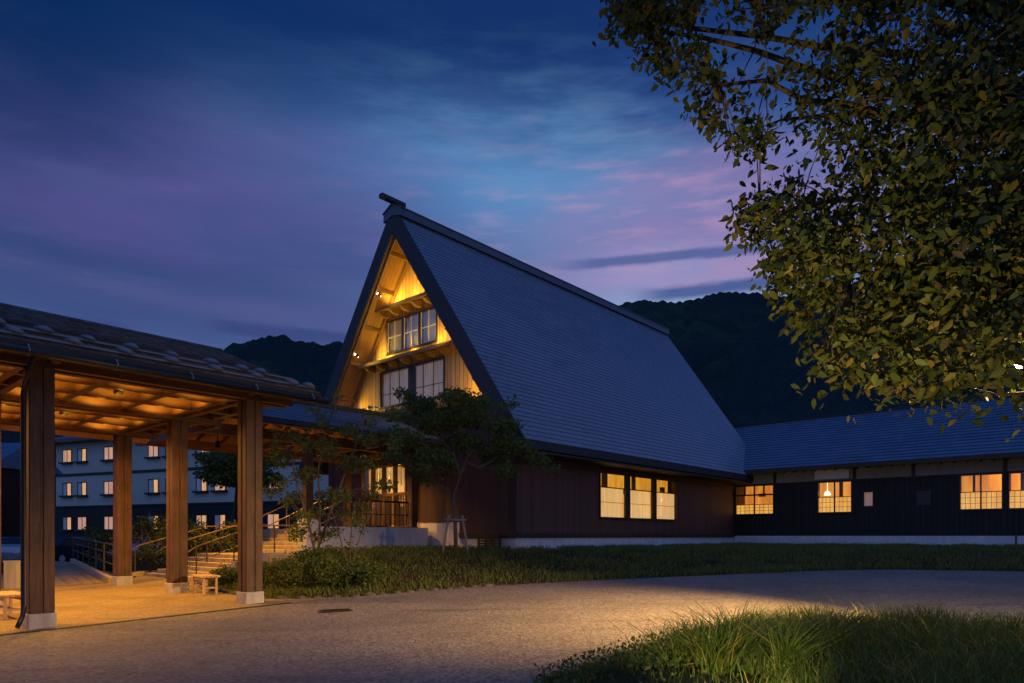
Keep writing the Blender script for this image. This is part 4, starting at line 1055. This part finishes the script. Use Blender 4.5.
# ------------------------------------------------------------------ vegetation helpers
def leaves_np(C, size, aspect=.5, droop=.6, fold=.25, jitter=.35):
    n = len(C); d = rng.normal(size=(n, 3)); d /= np.linalg.norm(d, axis=1, keepdims=True)
    d[:, 2] = d[:, 2]*(1-droop)-droop; d /= np.linalg.norm(d, axis=1, keepdims=True)
    r = rng.normal(size=(n, 3)); s = np.cross(d, r); s /= np.linalg.norm(s, axis=1, keepdims=True)+1e-9
    nn = np.cross(s, d); L = (size*(1+rng.uniform(-jitter, jitter, n)))[:, None]; Wd = L*aspect*.5
    base = C; tip = C+d*L+nn*L*rng.uniform(-.15, .15, (n, 1)); l = C+d*L*.42+s*Wd+nn*Wd*fold; r_ = C+d*L*.42-s*Wd+nn*Wd*fold
    V = np.stack([base, l, tip, r_], 1).reshape(-1, 3); i = np.arange(n)*4
    Fc = np.concatenate([np.stack([i, i+1, i+2], -1), np.stack([i, i+2, i+3], -1)])
    return V, Fc
def leaves6(C, size, aspect=.55, droop=.6, fold=.2):
    n = len(C); d = rng.normal(size=(n, 3)); d /= np.linalg.norm(d, axis=1, keepdims=True)
    d[:, 2] = d[:, 2]*(1-droop)-droop; d /= np.linalg.norm(d, axis=1, keepdims=True)
    r = rng.normal(size=(n, 3)); s = np.cross(d, r); s /= np.linalg.norm(s, axis=1, keepdims=True)+1e-9
    nn = np.cross(s, d); L = (size*rng.uniform(.40, 1.35, n))[:, None]; Wd = L*aspect*.5
    curl = rng.uniform(-.25, .25, (n, 1))
    pts = [C, C+d*L*.28+s*Wd*.85+nn*Wd*fold, C+d*L*.62+s*Wd*.75+nn*(Wd*fold+L*curl*.4), C+d*L+nn*L*curl, C+d*L*.62-s*Wd*.75+nn*(Wd*fold+L*curl*.4), C+d*L*.28-s*Wd*.85+nn*Wd*fold]
    V = np.stack(pts, 1).reshape(-1, 3); i = np.arange(n)*6
    Fc = np.concatenate([np.stack([i, i+1, i+2, i+3], -1), np.stack([i, i+3, i+4, i+5], -1)])
    return V, Fc
def limb(mb, p, q, r0, r1, sag=.1, n=6):
    p, q = Vector(p), Vector(q); L = (q-p).length; pts = []; rd = []
    j = Vector((random.uniform(-1,1), random.uniform(-1,1), random.uniform(-.3,1)))*L*.09
    for i in range(n+1):
        f = i/n; pts.append(p.lerp(q, f)+j*math.sin(f*math.pi)+Vector((0,0,sag*L*math.sin(f*math.pi)))+Vector((random.uniform(-1,1), random.uniform(-1,1), random.uniform(-1,1)))*L*.012*(0<i<n)); rd.append(r0+(r1-r0)*f)
    mb.tube(pts, rd, 7); return pts

# ------------------------------------------------------------------ street lamp
LP = at(1019.5, 9.0, None, 361)
lam = thing('street_lamp', 'bright street lamp shining through the leaves at the right edge', 'street lamp', (LP.x+1.15, LP.y+.1, gz(LP.x+1.1, LP.y)))
gzl = gz(LP.x+1.1, LP.y)
MB().tube([(0,0,-.1), (0,0,1.2), (0,0,4.1-gzl)], [.07,.055,.045], 12).build('pole', metal_dark, lam, True)
MB().tube([(0,0,4.05-gzl), (-.5,-.04,4.12-gzl), (-1.10,-.1,LP.z+.12-gzl)], .03, 10).build('arm', metal_dark, lam, True)
MB().tube([(-1.15,-.1,LP.z+.14-gzl), (-1.15,-.1,LP.z+.05-gzl), (-1.15,-.1,LP.z+.0-gzl)], [.05,.14,.16], 16).build('lamp_shade', metal_dark, lam, True)
MB().tube([(-1.15,-.1,LP.z+.03-gzl), (-1.15,-.1,LP.z-.02-gzl), (-1.15,-.1,LP.z-.09-gzl)], [.035,.07,.025], 14).build('bulb', bulb_big, lam, True)
point((LP.x, LP.y, LP.z-.14), 380, (1.0, .68, .30), .06, 'street_lamp_light')
spot((LP.x-.12, LP.y, LP.z-.20), (2.1, 11.2, .25), 9600, (1.0, .55, .17), 78, 1.0, .09, 'street_lamp_beam')

# ------------------------------------------------------------------ big tree on the right
TR = Vector((8.6, 8.6, 0)); TR.z = gz(TR.x, TR.y)
poly = [(598,-60),(600,18),(618,22),(640,32),(656,62),(668,76),(688,66),(700,82),(690,108),(712,132),(738,142),(752,158),(780,158),(786,182),(760,192),(736,205),(738,238),(762,246),(776,266),(784,292),(800,316),(846,334),(838,352),(826,360),(842,372),(876,386),(888,392),(930,388),(962,398),(992,392),(1008,410),(1060,420),(1160,420),(1250,380),(1250,-260),(700,-260)]
holes = [(705,28,14),(742,62,12),(790,44,16),(768,104,8),(735,22,10),(830,28,11),(802,84,8),(846,72,6),(800,152,7),(772,184,6),(882,118,6),(668,30,7),(640,55,4),(850,300,4),(905,240,4),(960,200,4),(762,112,5),(700,30,14),(776,32,10),(790,70,7),(820,45,8),(842,20,7),(770,130,8),(735,60,13),(716,104,7),(860,90,4),(930,118,4),(820,195,4),(760,215,3),(850,272,3),(1000,405,26),(1019,361,7),(1012,392,12)]
def inside(x, y):
    c_ = False; n = len(poly)
    for i in range(n):
        x1, y1 = poly[i]; x2, y2 = poly[i-1]
        if (y1 > y) != (y2 > y) and x < (x2-x1)*(y-y1)/(y2-y1)+x1: c_ = not c_
    return c_
big = thing('leafy_tree', 'large leafy broad-leaved tree overhanging from the right edge, lit from below', 'tree', TR)
trk = MB(); trk.tube([(0,0,-.1),(.05,.05,1.2),(.0,.1,2.6),(-.15,.1,3.8),(-.3,0,5.0),(-.2,.1,7.5),(0,0,9.5)], [.30,.24,.21,.19,.16,.10,.04], 12)
clusters = []
tries = 0
while len(clusters) < 1350 and tries < 40000:
    tries += 1
    px, py = random.uniform(598, 1240), random.uniform(-250, 436)
    if not inside(px, py): continue
    if any(math.hypot(px-h[0], py-h[1]) < h[2]+random.uniform(0, 14) for h in holes) and random.random() < .93: continue
    if px < 800 and py < 150 and random.random() < .3: continue
    if noise.noise(Vector((px/38, py/38, 2.2))) < -.12 and px < 960 and random.random() < .8: continue
    d_in = min(1, max(0, (px-600)/420))
    Dm = 8.2-.4*d_in; sp = .5+1.5*d_in
    D_ = Dm+random.uniform(-sp, sp)
    clusters.append((at(px, D_, None, py), px, py))
for (px, py) in [(618,24),(626,14),(634,8),(640,30),(645,40),(652,52),(660,60),(668,66),(660,28),(672,12),(685,50),(692,64),(700,82),(712,62),(700,108),(712,122),(722,134),(735,140),(752,150),(690,40),(735,92),(742,206),(740,222),(752,232),(745,214),(768,262),(776,284),(790,306),(800,320),(826,334),(840,338),(826,356),(846,370),(870,384),(706,96),(650,10),(690,8),(730,12),(760,20)]:
    for k in range(2): clusters.append((at(px+random.uniform(0,9), 8.2+random.uniform(-.5,.5), None, py+random.uniform(-6,6)), 500, py))
limbs = [((0,.1,2.2), (1000,395,8.4)), ((-.05,.1,2.6), (930,330,8.0)), ((-.1,.1,3.2), (850,270,7.8)), ((-.15,.1,3.8), (800,225,8.3)), ((-.2,.05,4.3), (760,215,8.0)), ((-.3,0,5.0), (780,120,8.6)), ((-.3,0,5.2), (720,85,8.2)), ((-.25,.05,5.8), (650,30,8.3)), ((-.25,.05,6.2), (760,10,7.6)), ((-.25,.05,6.0), (615,12,8.2)), ((-.2,.1,6.8), (860,-60,8.0)), ((0,.1,4.6), (930,100,7.0)), ((0,.1,4.0), (900,180,9.4)), ((0,.1,6.0), (1000,-80,7.2)), ((0,.1,5.0), (1150,60,6.5)), ((0,.1,3.4), (1010,300,6.9)), ((0,.1,2.5), (905,398,7.9)), ((0,0,7.5),(1000,-220,8)), ((0,0,7),(1200,-160,8)), ((0,0,4),(1240,200,7.5))]
nodes = []
for a_, (px, py, D_) in limbs:
    pts = limb(trk, Vector(a_)+TR, at(px, D_, None, py), .085, .018, .06, 9); nodes += pts[3:]
trk.v = [(x-TR.x, y-TR.y, z-TR.z) if i >= 7*12 else (x, y, z) for i, (x, y, z) in enumerate(trk.v)]
C = []
na = np.array([list(p) for p in nodes])
tw = MB()
for (c_, px, py) in clusters:
    dd = np.linalg.norm(na-np.array(c_), axis=1); j = int(dd.argmin())
    if dd[j] > .12:
        a_ = Vector(na[j]); mid = a_.lerp(c_, .5)+Vector((0,0,.06*dd[j])); tw.tube([a_, mid, c_], [.010,.007,.004], 5)
    n_ = random.randint(34, 54) if px < 770 or py < 150 else random.randint(62, 88)
    s_ = .19 if px > 800 else (.125 if px > 550 else .095)
    if px < 550: n_ = random.randint(18, 30)
    pts = np.array(c_)+rng.normal(size=(n_, 3))*np.array([s_, s_*1.1, s_*.85]); C.append(pts)
tw.v = [(x-TR.x, y-TR.y, z-TR.z) for x, y, z in tw.v]
trk.add(tw.v, tw.f); trk.build('trunk', bark_m, big, True)
C = np.concatenate(C)
# natural gap round the lamp
lv = np.array(LP); dl = lv-np.array([0,0,CAMZ]); L_ = np.linalg.norm(dl); dl /= L_
rel = C-np.array([0,0,CAMZ]); al = rel@dl; perp = np.linalg.norm(rel-al[:, None]*dl, axis=1)
C = C[~((np.linalg.norm(C-(lv-np.array([.1, 0, .25])), axis=1) < .72) | ((perp < .10) & (al < L_+.3)))]
bd = np.array([0.6, 12.2, .25])-lv; bl = np.linalg.norm(bd); bd /= bl; rl = C-lv; ba = rl@bd; bp = np.linalg.norm(rl-ba[:, None]*bd, axis=1)
C = C[~((ba > -.25) & (bp < .5+np.maximum(ba, 0)*.8) & (ba < 2.4))]
rl = C-lv; ba = rl@bd; bp = np.linalg.norm(rl-ba[:, None]*bd, axis=1)
C = C[~((ba > 0) & (bp < .10+ba*.42) & (rng.uniform(0, 1, len(C)) < .85))]
V, Fc = leaves6(C, .110, .56, .60)
fastmesh('crown', V-np.array(TR), Fc, leaf_big, big)
print('big tree leaves', len(C))

# ------------------------------------------------------------------ smaller trees and shrubs
def small_tree(name, label, cat, base, stems, pads, leafm, size, per, barkm=bark_pale, r0=.05, droop=.35, group=None, crown='crown'):
    t = thing(name, label, cat, base, 0, group)
    tb = MB(); B0 = Vector(base); allp = []
    for s in stems:
        pts = [Vector(q)-B0 for q in s]; n = len(pts); tb.tube(pts, [r0*(1-.6*i/(n-1)) for i in range(n)], 8); allp += pts[1:]
    C = []
    for (c_, rx, ry, rz_) in pads:
        c_ = Vector(c_)-B0; a_ = min(allp, key=lambda q: (q-c_).length+.6*max(0, q.z-c_.z))
        limb(tb, a_, c_, r0*.28, r0*.08, .05, 4)
        n_ = int(per*rx*ry*(.5+rz_))
        q = rng.normal(size=(n_, 3)); q /= np.linalg.norm(q, axis=1, keepdims=True); q *= rng.uniform(.25, 1, (n_, 1))**.5
        C.append(np.array(c_)+q*np.array([rx, ry, rz_])+rng.normal(size=(n_, 3))*.05)
    tb.build('trunk', barkm, t, True)
    V, Fc = leaves_np(np.concatenate(C), size, .62, droop); fastmesh(crown, V, Fc, leafm, t)
    return t
# the staked maple
MB0 = at(456, 20.0, 0); MB0.z = gz(MB0.x, 20.0)
mp = lambda px, py, D=20.0: at(px, D, None, py)
pads = []
for (px, py, r) in [(400,418,.42),(425,404,.55),(455,396,.50),(480,400,.45),(410,440,.50),(440,425,.7),(470,420,.7),(500,425,.55),(520,448,.50),(538,460,.38),(548,468,.22),(395,455,.40),(415,470,.42),(437,455,.55),(465,445,.6),(492,455,.5),(508,470,.38),(390,432,.35),(430,478,.28),(505,440,.4),(450,470,.3),(408,395,.3),(505,408,.28)]:
    for k in range(2):
        pads.append((mp(px+random.uniform(-6, 6), py+random.uniform(-4, 4), 20+random.uniform(-1.1, .9)), r*.95, r, r*.42))
small_tree('maple_tree', 'staked young maple with a wide dark layered crown before the hall wall', 'tree', MB0,
    [[MB0, mp(455,520), mp(453,498), mp(460,475), mp(468,455), mp(476,430)], [mp(460,475), mp(452,450), mp(440,440), mp(430,425)], [mp(466,462), mp(480,468), mp(500,455), mp(520,450)]], pads, leaf_maple, .092, 2300, bark_pale, .065, .2)
# its support frame of poles
sk = thing('tree_stake_frame', 'wooden pole frame propping the trunk of the young maple', 'tree support', MB0)
for (a, b) in (((-.40,-.15), (-.20,-.05)), ((.38,-.12), (.18,-.05)), ((-.05,.45), (-.02,.12))):
    MB().tube([(a[0], a[1], -.1), (b[0], b[1], 1.12)], .035, 8).build('stake', grainy('stake_wood_%d' % len(MATS), (.22,.18,.14), (.34,.29,.23), .8), sk, True)
MB().tube([(-.34,-.08,.98), (.30,-.08,.98)], .035, 8).build('cross_pole', pale_batten, sk, True)
# airy tree by the pedestal
T1 = at(319, 17.2, 0); T1.z = gz(T1.x, 17.2); tp = lambda px, py, D=17.2: at(px, D, None, py)
pads = []
for (px, py, r) in [(300,440,.28),(285,465,.30),(275,490,.26),(310,470,.34),(330,450,.34),(350,470,.34),(335,500,.38),(310,510,.32),(290,500,.30),(360,440,.30),(375,460,.26),(345,425,.28),(320,420,.24),(385,480,.24),(365,500,.28),(350,520,.26),(300,530,.28),(325,535,.30),(270,455,.18),(395,440,.2),(335,402,.16),(310,405,.15),(372,418,.22),(282,440,.2),(395,415,.16)]:
    for k in range(2): pads.append((tp(px+random.uniform(-8, 8), py+random.uniform(-7, 7), 17.2+random.uniform(-.8, .8)), r*.9, r, r*.5))
small_tree('slender_tree', 'slender airy young tree beside the stair pedestal, thin branches over the entrance', 'tree', T1,
    [[T1, tp(319,545), tp(320,510), tp(318,470), tp(326,430), tp(338,398)], [tp(319,545), tp(335,500), tp(350,460), tp(365,425)], [T1, tp(308,520), tp(296,480), tp(290,450)]], pads, leaf_pale, .085, 2600, bark_pale, .035, .25)
# multi-stemmed shrub to its right
T2 = at(350, 16.9, 0); T2.z = gz(T2.x, 16.9)
pads = []
for (px, py, r) in [(340,560,.3),(352,548,.25),(330,555,.28),(345,575,.4),(362,530,.16),(330,530,.18),(345,515,.14)]:
    for k in range(2): pads.append((tp(px+random.uniform(-5, 5), py, 16.9+random.uniform(-.4, .4)), r, r, r*.7))
small_tree('twiggy_shrub', 'twiggy shrub with upright bare stems in front of the terrace wall', 'shrub', T2,
    [[T2, tp(346,560,16.9), tp(338,530,16.9), tp(330,505,16.9)], [T2, tp(353,560,16.9), tp(362,530,16.9), tp(376,505,16.9)], [T2, tp(350,550,16.9), tp(352,520,16.9), tp(356,500,16.9)]], pads, leaf_dark, .07, 900, bark_pale, .022, .2)
# shrub mass between post and slope
for i, (px, D, r, h, lab) in enumerate([(338, 15.6, .75, .72, 'broad dark green shrub at the foot of the slender tree'), (300, 15.4, .62, .60, 'rounded shrub behind the stone edging, just right of the nearest front post'), (316, 16.6, .55, .75, 'tall bush between the steps and the slender tree'),
        (282, 16.0, .50, .55, 'low bush spreading against the side of the steps'), (362, 15.7, .5, .42, 'low shrub at the right end of the shrub bed'), (230, 17.4, .45, .35, 'small low bush at the foot of the steps behind the bench')]):
    b_ = at(px, D, 0); b_.z = gz(b_.x, D)
    pads = []
    for k in range(14):
        a = random.uniform(0, 6.28); q = random.random()**.6
        pads.append((b_+Vector((math.cos(a)*q*r, math.sin(a)*q*r*.8, h*(.30+.75*random.random()*(1-.4*q)))), .24, .24, .18))
    small_tree('leafy_shrub', lab, 'shrub', b_, [[b_, b_+Vector((random.uniform(-.2,.2), 0, h*.5)), b_+Vector((random.uniform(-.4,.4), .1, h))] for k in range(3)], pads, leaf_dark if i % 2 == 0 else leaf_mid, .075, 2300, bark_m, .02, .1, 'shrubs beside the steps')
# planter shrubs behind the posts
for i, (px, D, r, h, lab) in enumerate([(150, 22.6, 1.0, 1.9, 'tall loose shrub in the planter between the two inner posts'), (205, 23.2, 1.0, 1.7, 'bushy shrub in the planter seen between the inner and the nearest front post'), (108, 24.5, .7, 1.5, 'shrub in the planter behind the ramp railing'),
        (178, 25, 1.0, 2.0, 'darker shrub at the back of the planter behind the inner post'), (235, 24.6, .8, 1.6, 'shrub in the planter against the upper steps')]):
    b_ = at(px, D, 0); b_.z = zr(b_.x, D)
    pads = []
    for k in range(20):
        a = random.uniform(0, 6.28); q = random.random()**.5; f = random.random()
        pads.append((b_+Vector((math.cos(a)*q*r*(1-.3*f), math.sin(a)*q*r*.7, h*(.15+.85*f))), .30, .30, .2))
    small_tree('planter_shrub', lab, 'shrub', b_, [[b_, b_+Vector((random.uniform(-.3,.3), 0, h*.6)), b_+Vector((random.uniform(-.6,.6), .1, h))] for k in range(4)], pads, leaf_mid, .095, 1500, bark_m, .025, .2, 'shrubs in the planter')
# dark conifer-like tree in front of the hotel
D1 = at(222, 30, 0); D1.z = 0
pads = []
for k in range(46):
    px = random.uniform(206, 272); py = random.uniform(452, 482); pads.append((at(px, 30+random.uniform(-1, 1), None, py), .55, .5, .26))
small_tree('broadleaf_tree', 'dark spreading tree in front of the hotel, seen behind the nearest front post', 'tree', D1, [[D1, at(236, 30, None, 505), at(238, 30, None, 478), at(240, 30, None, 460)]], pads, leaf_maple, .16, 800, bark_m, .12, .2)
# planter soil with kerb
pl = thing('planter_bed', 'raised soil bed with low kerb behind the inner posts', 'planter', (0, 0, 0))
v0 = gp(118, 581); v1 = P(-8.0, 9.0); v2 = P(-2.0, 9.0); v3 = at(85, 29, .3)
m_ = MB(); zz = .26; m_.prism([(v0[0]+.15, v0[1]+.15), (v1.x, v1.y), (v2.x, v2.y), (v3.x+.3, v3.y)], .0, zz); m_.build('soil', soil_m, pl)
m_ = MB(); m_.beam((v0[0], v0[1], .24), (v1.x, v1.y, .26), .14, .22); m_.build('kerb', conc_step, pl)

# ------------------------------------------------------------------ stone edging along the bank
ems = [rock_mesh('edging_stone', .15, .10, .075, 10+s, stone_m) for s in range(5)]
path = []
for A, B in zip(bank_w[:7], bank_w[1:8]):
    L = math.hypot(B[0]-A[0], B[1]-A[1]); n = max(1, int(L/.31))
    path += [(A[0]+(B[0]-A[0])*i/n, A[1]+(B[1]-A[1])*i/n) for i in range(n)]
for i, (x, y) in enumerate(path):
    o = bpy.data.objects.new('edging_stone', ems[i % 5]); col.objects.link(o); o.location = (x+random.uniform(-.03,.03), y+random.uniform(.0,.08), zr(x, y)+.005)
    o.rotation_euler = (0, 0, random.uniform(-.5, .5)); s_ = random.uniform(.65, 1.15); o.scale = (s_, s_, s_*random.uniform(.7, 1.1))
    tag(o, 'rough grey stone in the low edging between the road and the grass bank', 'stone', 'stones edging the grass bank')
# pallet leaning on the base
pt = thing('wooden_pallet', 'slatted wooden pallet leaning against the concrete base near the building corner', 'pallet', P(-.10, 1.05, gz(*P(-.1, 1.05)[:2])-.02), ANG)
m_ = MB()
for k in range(7): m_.beam((-.10+k*.0, -.5, .06+k*.085), (-.10, .5, .06+k*.085), .02, .06)
m_.build('slat', post_wood, pt)
m_ = MB()
for y in (-.48, -.16, .16, .48): m_.beam((-.05, y, .0), (-.05, y, .60), .045, .06, (1,0,0))
m_.build('stringer', post_wood, pt)

# ------------------------------------------------------------------ grass
def blades(X, Y, h, wd, lean, zf=height):
    n = len(X); Z = zf(X, Y)-.01; a = rng.uniform(0, 6.283, n); la = rng.uniform(0, 6.283, n); H = h*rng.uniform(.45, 1.25, n); ln_ = lean*H*rng.uniform(.1, 1.4, n)
    sx, sy = np.cos(a)*wd*.5, np.sin(a)*wd*.5; lx, ly = np.cos(la)*ln_, np.sin(la)*ln_
    p = [np.stack([X-sx, Y-sy, Z], -1), np.stack([X+sx, Y+sy, Z], -1), np.stack([X-sx*.8+lx*.28, Y-sy*.8+ly*.28, Z+H*.52], -1), np.stack([X+sx*.8+lx*.28, Y+sy*.8+ly*.28, Z+H*.52], -1),
         np.stack([X-sx*.45+lx*.75, Y-sy*.45+ly*.75, Z+H*.88], -1), np.stack([X+sx*.45+lx*.75, Y+sy*.45+ly*.75, Z+H*.88], -1), np.stack([X-sx*.05+lx*1.25, Y-sy*.05+ly*1.25, Z+H*.98], -1), np.stack([X+sx*.05+lx*1.25, Y+sy*.05+ly*1.25, Z+H*.98], -1)]
    V = np.stack(p, 1).reshape(-1, 3); i = np.arange(n)*8
    return V, np.concatenate([np.stack([i, i+1, i+3, i+2], -1), np.stack([i+2, i+3, i+5, i+4], -1), np.stack([i+4, i+5, i+7, i+6], -1)])
def scatter(n, x0, x1, y0, y1, keep):
    X = rng.uniform(x0, x1, n); Y = rng.uniform(y0, y1, n); k = keep(X, Y); return X[k], Y[k]
def pn(X, Y, s, seed): return np.array([noise.noise(Vector((x/s, y/s, seed))) for x, y in zip(X, Y)])
def joinm(L):
    Vs = []; Fs = []; o = 0
    for V, Fc in L: Vs.append(V); Fs.append(Fc+o); o += len(V)
    return np.concatenate(Vs), np.concatenate(Fs)
# bank lawn
def in_bank(X, Y):
    A = (X-C0.x)*U.x+(Y-C0.y)*U.y; B = (X-C0.x)*W_.x+(Y-C0.y)*W_.y
    inb = ((A > 0) & (B > 0) & (A < 18.5)) | (A > WX) | ((A > -4.7) & (B > 4.1))
    return (bank_side(X, Y) > -.05) & ~inb
X, Y = scatter(210000, -8, 24, 13.5, 36, in_bank)
wgt = pn(X, Y, .9, 4)
k = rng.uniform(0, 1, len(X)) < np.clip(.75+wgt*1.1, .12, 1); X, Y, wgt = X[k], Y[k], wgt[k]
hb = .10+.10*np.clip(wgt+.3, 0, 1)
V1 = blades(X, Y, hb, .016, .7)
edge = scatter(42000, -8, 20, 13.5, 24, lambda X, Y: (bank_side(X, Y) > -.12) & (bank_side(X, Y) < .35))
V2 = blades(edge[0], edge[1], .13, .014, 1.0)
V, Fc = joinm([V1, V2]); tag(fastmesh('lawn_grass', V, Fc, lawn_m), 'short rough grass covering the bank in front of the hall and wing', 'grass', kind='stuff')
X, Y = scatter(16000, -7, 8, 13.8, 22, lambda X, Y: in_bank(X, Y) & (bank_side(X, Y) > .05))
k = pn(X, Y, .7, 11) > .08; X, Y = X[k], Y[k]
V, Fc = leaves_np(np.stack([X, Y, height(X, Y)+rng.uniform(.03, .16, len(X))], -1), .06, .7, -.1); tag(fastmesh('ground_cover', V, Fc, leaf_mid), 'leafy weeds growing through the grass of the bank', 'weeds', kind='stuff')
# foreground grass, thin over a bare patch of soil
def barep(X, Y): return (((X-1.45)/.85)**2+((Y-6.15)/.75)**2) < 1+.0*X
def fgk(X, Y): return (fg_side(X, Y) > -.10) & (Y > 2.6)
X, Y = scatter(90000, .2, 9.5, 2.6, 9.8, fgk)
px = HX+X/Y*F
side = np.clip((X-1.6)/1.6, 0, 1); d_ = fg_side(X, Y)
bare = barep(X, Y)
dens = np.where(bare, .07, .85)
k = rng.uniform(0, 1, len(X)) < dens; X, Y, side, d_ = X[k], Y[k], side[k], d_[k]
h = (.08+.25*side)*np.clip(.55+d_*1.2, .4, 1)*(1+.5*np.clip(pn(X, Y, .5, 31), -.6, .8))
V1 = blades(X, Y, h, .010, .55)
X, Y = scatter(5200, 1.4, 9.5, 3.4, 9.2, lambda X, Y: fg_side(X, Y) > .15)
k = (pn(X, Y, .45, 41) > .12) & ~barep(X, Y); X, Y = X[k], Y[k]
V2 = blades(X, Y, .38, .012, .85)
# the bright tussock in the middle
tuss = []
for (cx, cy, n_, hh) in ((1.95, 6.6, 420, .50), (2.25, 6.9, 360, .55), (2.6, 6.5, 300, .5), (1.75, 7.1, 220, .42), (3.2, 7.0, 300, .5)):
    a = rng.uniform(0, 6.283, n_); r = rng.uniform(0, .16, n_)
    tuss.append(blades(cx+np.cos(a)*r, cy+np.sin(a)*r, hh, .014, 1.0))
X, Y = scatter(500, .8, 8, 4, 9.3, lambda X, Y: fg_side(X, Y) > 0)
V4 = blades(X, Y, .52, .0035, .45)
V, Fc = joinm([V1, V2, V4]+tuss); tag(fastmesh('meadow_grass', V, Fc, grass_m), 'long wild grass filling the foreground corner', 'grass', kind='stuff')
X, Y = scatter(15000, .2, 5.5, 3, 9.2, lambda X, Y: fg_side(X, Y) > -.02)
k = ((pn(X, Y, .6, 51) > .0) | (X < 2.0)) & (~barep(X, Y) | (rng.uniform(0, 1, len(X)) < .12)); X, Y = X[k], Y[k]
V, Fc = leaves_np(np.stack([X, Y, height(X, Y)+rng.uniform(.02, .17, len(X))], -1), .045, .75, -.1); tag(fastmesh('clover', V, Fc, leaf_dark), 'clover and small weeds at the road edge of the wild grass', 'weeds', kind='stuff')
# fallen leaves on the bare soil
fal = mat('fallen_leaf_yellow', (.42,.24,.04), .7)
for i, (px, py, rz_, lab) in enumerate([(690, 671, .3, 'yellow fallen leaf lying nearest the tussock on bare soil'), (647, 673, 1.2, 'curled yellow fallen leaf left of the other on bare soil'), (724, 676, 2.2, 'narrow yellow fallen leaf at the foot of the bright tussock')]):
    x, y, z = gp(px, py, .12); z = gz(x, y)+.05
    m_ = MB(); m_.add([(-.06,0,0),(-.02,.028,.01),(.04,.02,.015),(.07,0,.02),(.04,-.022,.012),(-.02,-.026,.008)], [(0,1,2,3),(0,3,4,5)][:1]+[(0,3,4,5)])
    o = m_.build('fallen_leaf', fal, loc=(x, y, z), rz=rz_); tag(o, lab, 'leaf')
# white clover flowers
fm = bpy.data.meshes.new('clover_flower'); mb = MB(); mb.tube([(0,0,0),(0,0,.012),(0,0,.024)], [.006,.011,.006], 8); mb.tube([(0,0,-.12),(0,0,0)], .0015, 4)
fm.from_pydata(mb.v, [], mb.f); fm.materials.append(mat('petal', (.6,.5,.52), .8))
for i, (px, py) in enumerate([(622, 660), (637, 654), (647, 645), (608, 668), (600, 657), (665, 650), (580, 668)]):
    x, y, z = gp(px, py, .1); o = bpy.data.objects.new('clover_flower', fm); col.objects.link(o); o.location = (x, y, gz(x, y)+.13)
    tag(o, 'tiny pale clover flower head at the road edge of the wild grass', 'flower', 'clover flowers by the road')

# ------------------------------------------------------------------ garden floodlights among the grass, lighting the tree from below
for i, (x, y, tgt, e, sz, lab) in enumerate([(1.2, 3.3, (3.3, 8.2, 4.2), 1500, 66, 'small black garden floodlight in the wild grass just below the view')]):
    z = gz(x, y); t = thing('garden_floodlight', lab, 'floodlight', (x, y, z))
    MB().tube([(0,0,-.05),(0,0,.56)], .012, 8).build('stake', metal_dark, t)
    d = (Vector(tgt)-Vector((x, y, z+.6))).normalized()
    h = MB(); p = Vector((0,0,.62)); h.tube([p-d*.06, p+d*.05], [.04,.06], 14); h.f = h.f[:-1]; h.build('housing', metal_dark, t, True)
    MB().tube([p-d*.02, p+d*.0], .03, 12).build('bulb', bulb_m, t)
    spot(tuple(Vector((x, y, z))+p+d*.10), tgt, e, (1.0, .70, .22), sz, 1.0, .04, 'garden_floodlight_beam')
    q = Vector((.10, 0, .60)); d2 = (Vector((2.2, 7.0, .45))-Vector((x, y, z))-q).normalized()
    h = MB(); h.tube([q-d2*.05, q+d2*.04], [.03,.045], 14); h.f = h.f[:-1]; h.build('side_housing', metal_dark, t, True)
    spot(tuple(Vector((x, y, z))+q+d2*.07), (2.2, 7.0, .45), 800, (1.0, .78, .28), 38, 1.0, .03, 'garden_floodlight_beam')

# iron cover set in the drive, debris along the road edges
x, y, z = gp(336, 611)
t = thing('drain_cover', 'small dark iron drain cover set in the drive in front of the canopy', 'drain cover', (x, y, z+.004), .4)
MB().box(-.28, .28, -.2, .2, .0, .012).build('frame', MATS['drain_iron'], t)
m_ = MB()
for k in range(7): m_.box(-.23, .23, -.165+k*.05, -.14+k*.05, .012, .018)
m_.build('grating', metal_dark, t)
dead = leaf_mat('dead_leaves', (.06,.032,.014), (.14,.075,.030), (.26,.16,.05), .1)
A = scatter(5200, -6, 12, 13.5, 22, lambda X, Y: (bank_side(X, Y) > -.55) & (bank_side(X, Y) < .25))
k = rng.uniform(0, 1, len(A[0])) < np.exp(-np.abs(bank_side(*A))*5)
B_ = scatter(9000, .2, 9.5, 2.6, 9.8, lambda X, Y: (fg_side(X, Y) > -.35))
kb = rng.uniform(0, 1, len(B_[0])) < np.where(fg_side(*B_) < 0, np.exp(fg_side(*B_)*8)*.7, .55)
X = np.concatenate([A[0][k], B_[0][kb]]); Y = np.concatenate([A[1][k], B_[1][kb]])
Z = np.maximum(height(X, Y), zrv(X, Y))+.012
V, Fc = leaves_np(np.stack([X, Y, Z], -1), .045, .55, 0.0, .3)
V[:, 2] = np.repeat(Z, 4)+(V[:, 2]-np.repeat(Z, 4))*.25+.004
tag(fastmesh('leaf_litter', V, Fc, dead), 'dry leaf litter scattered along the road edges and under the wild grass', 'leaf litter', kind='stuff')
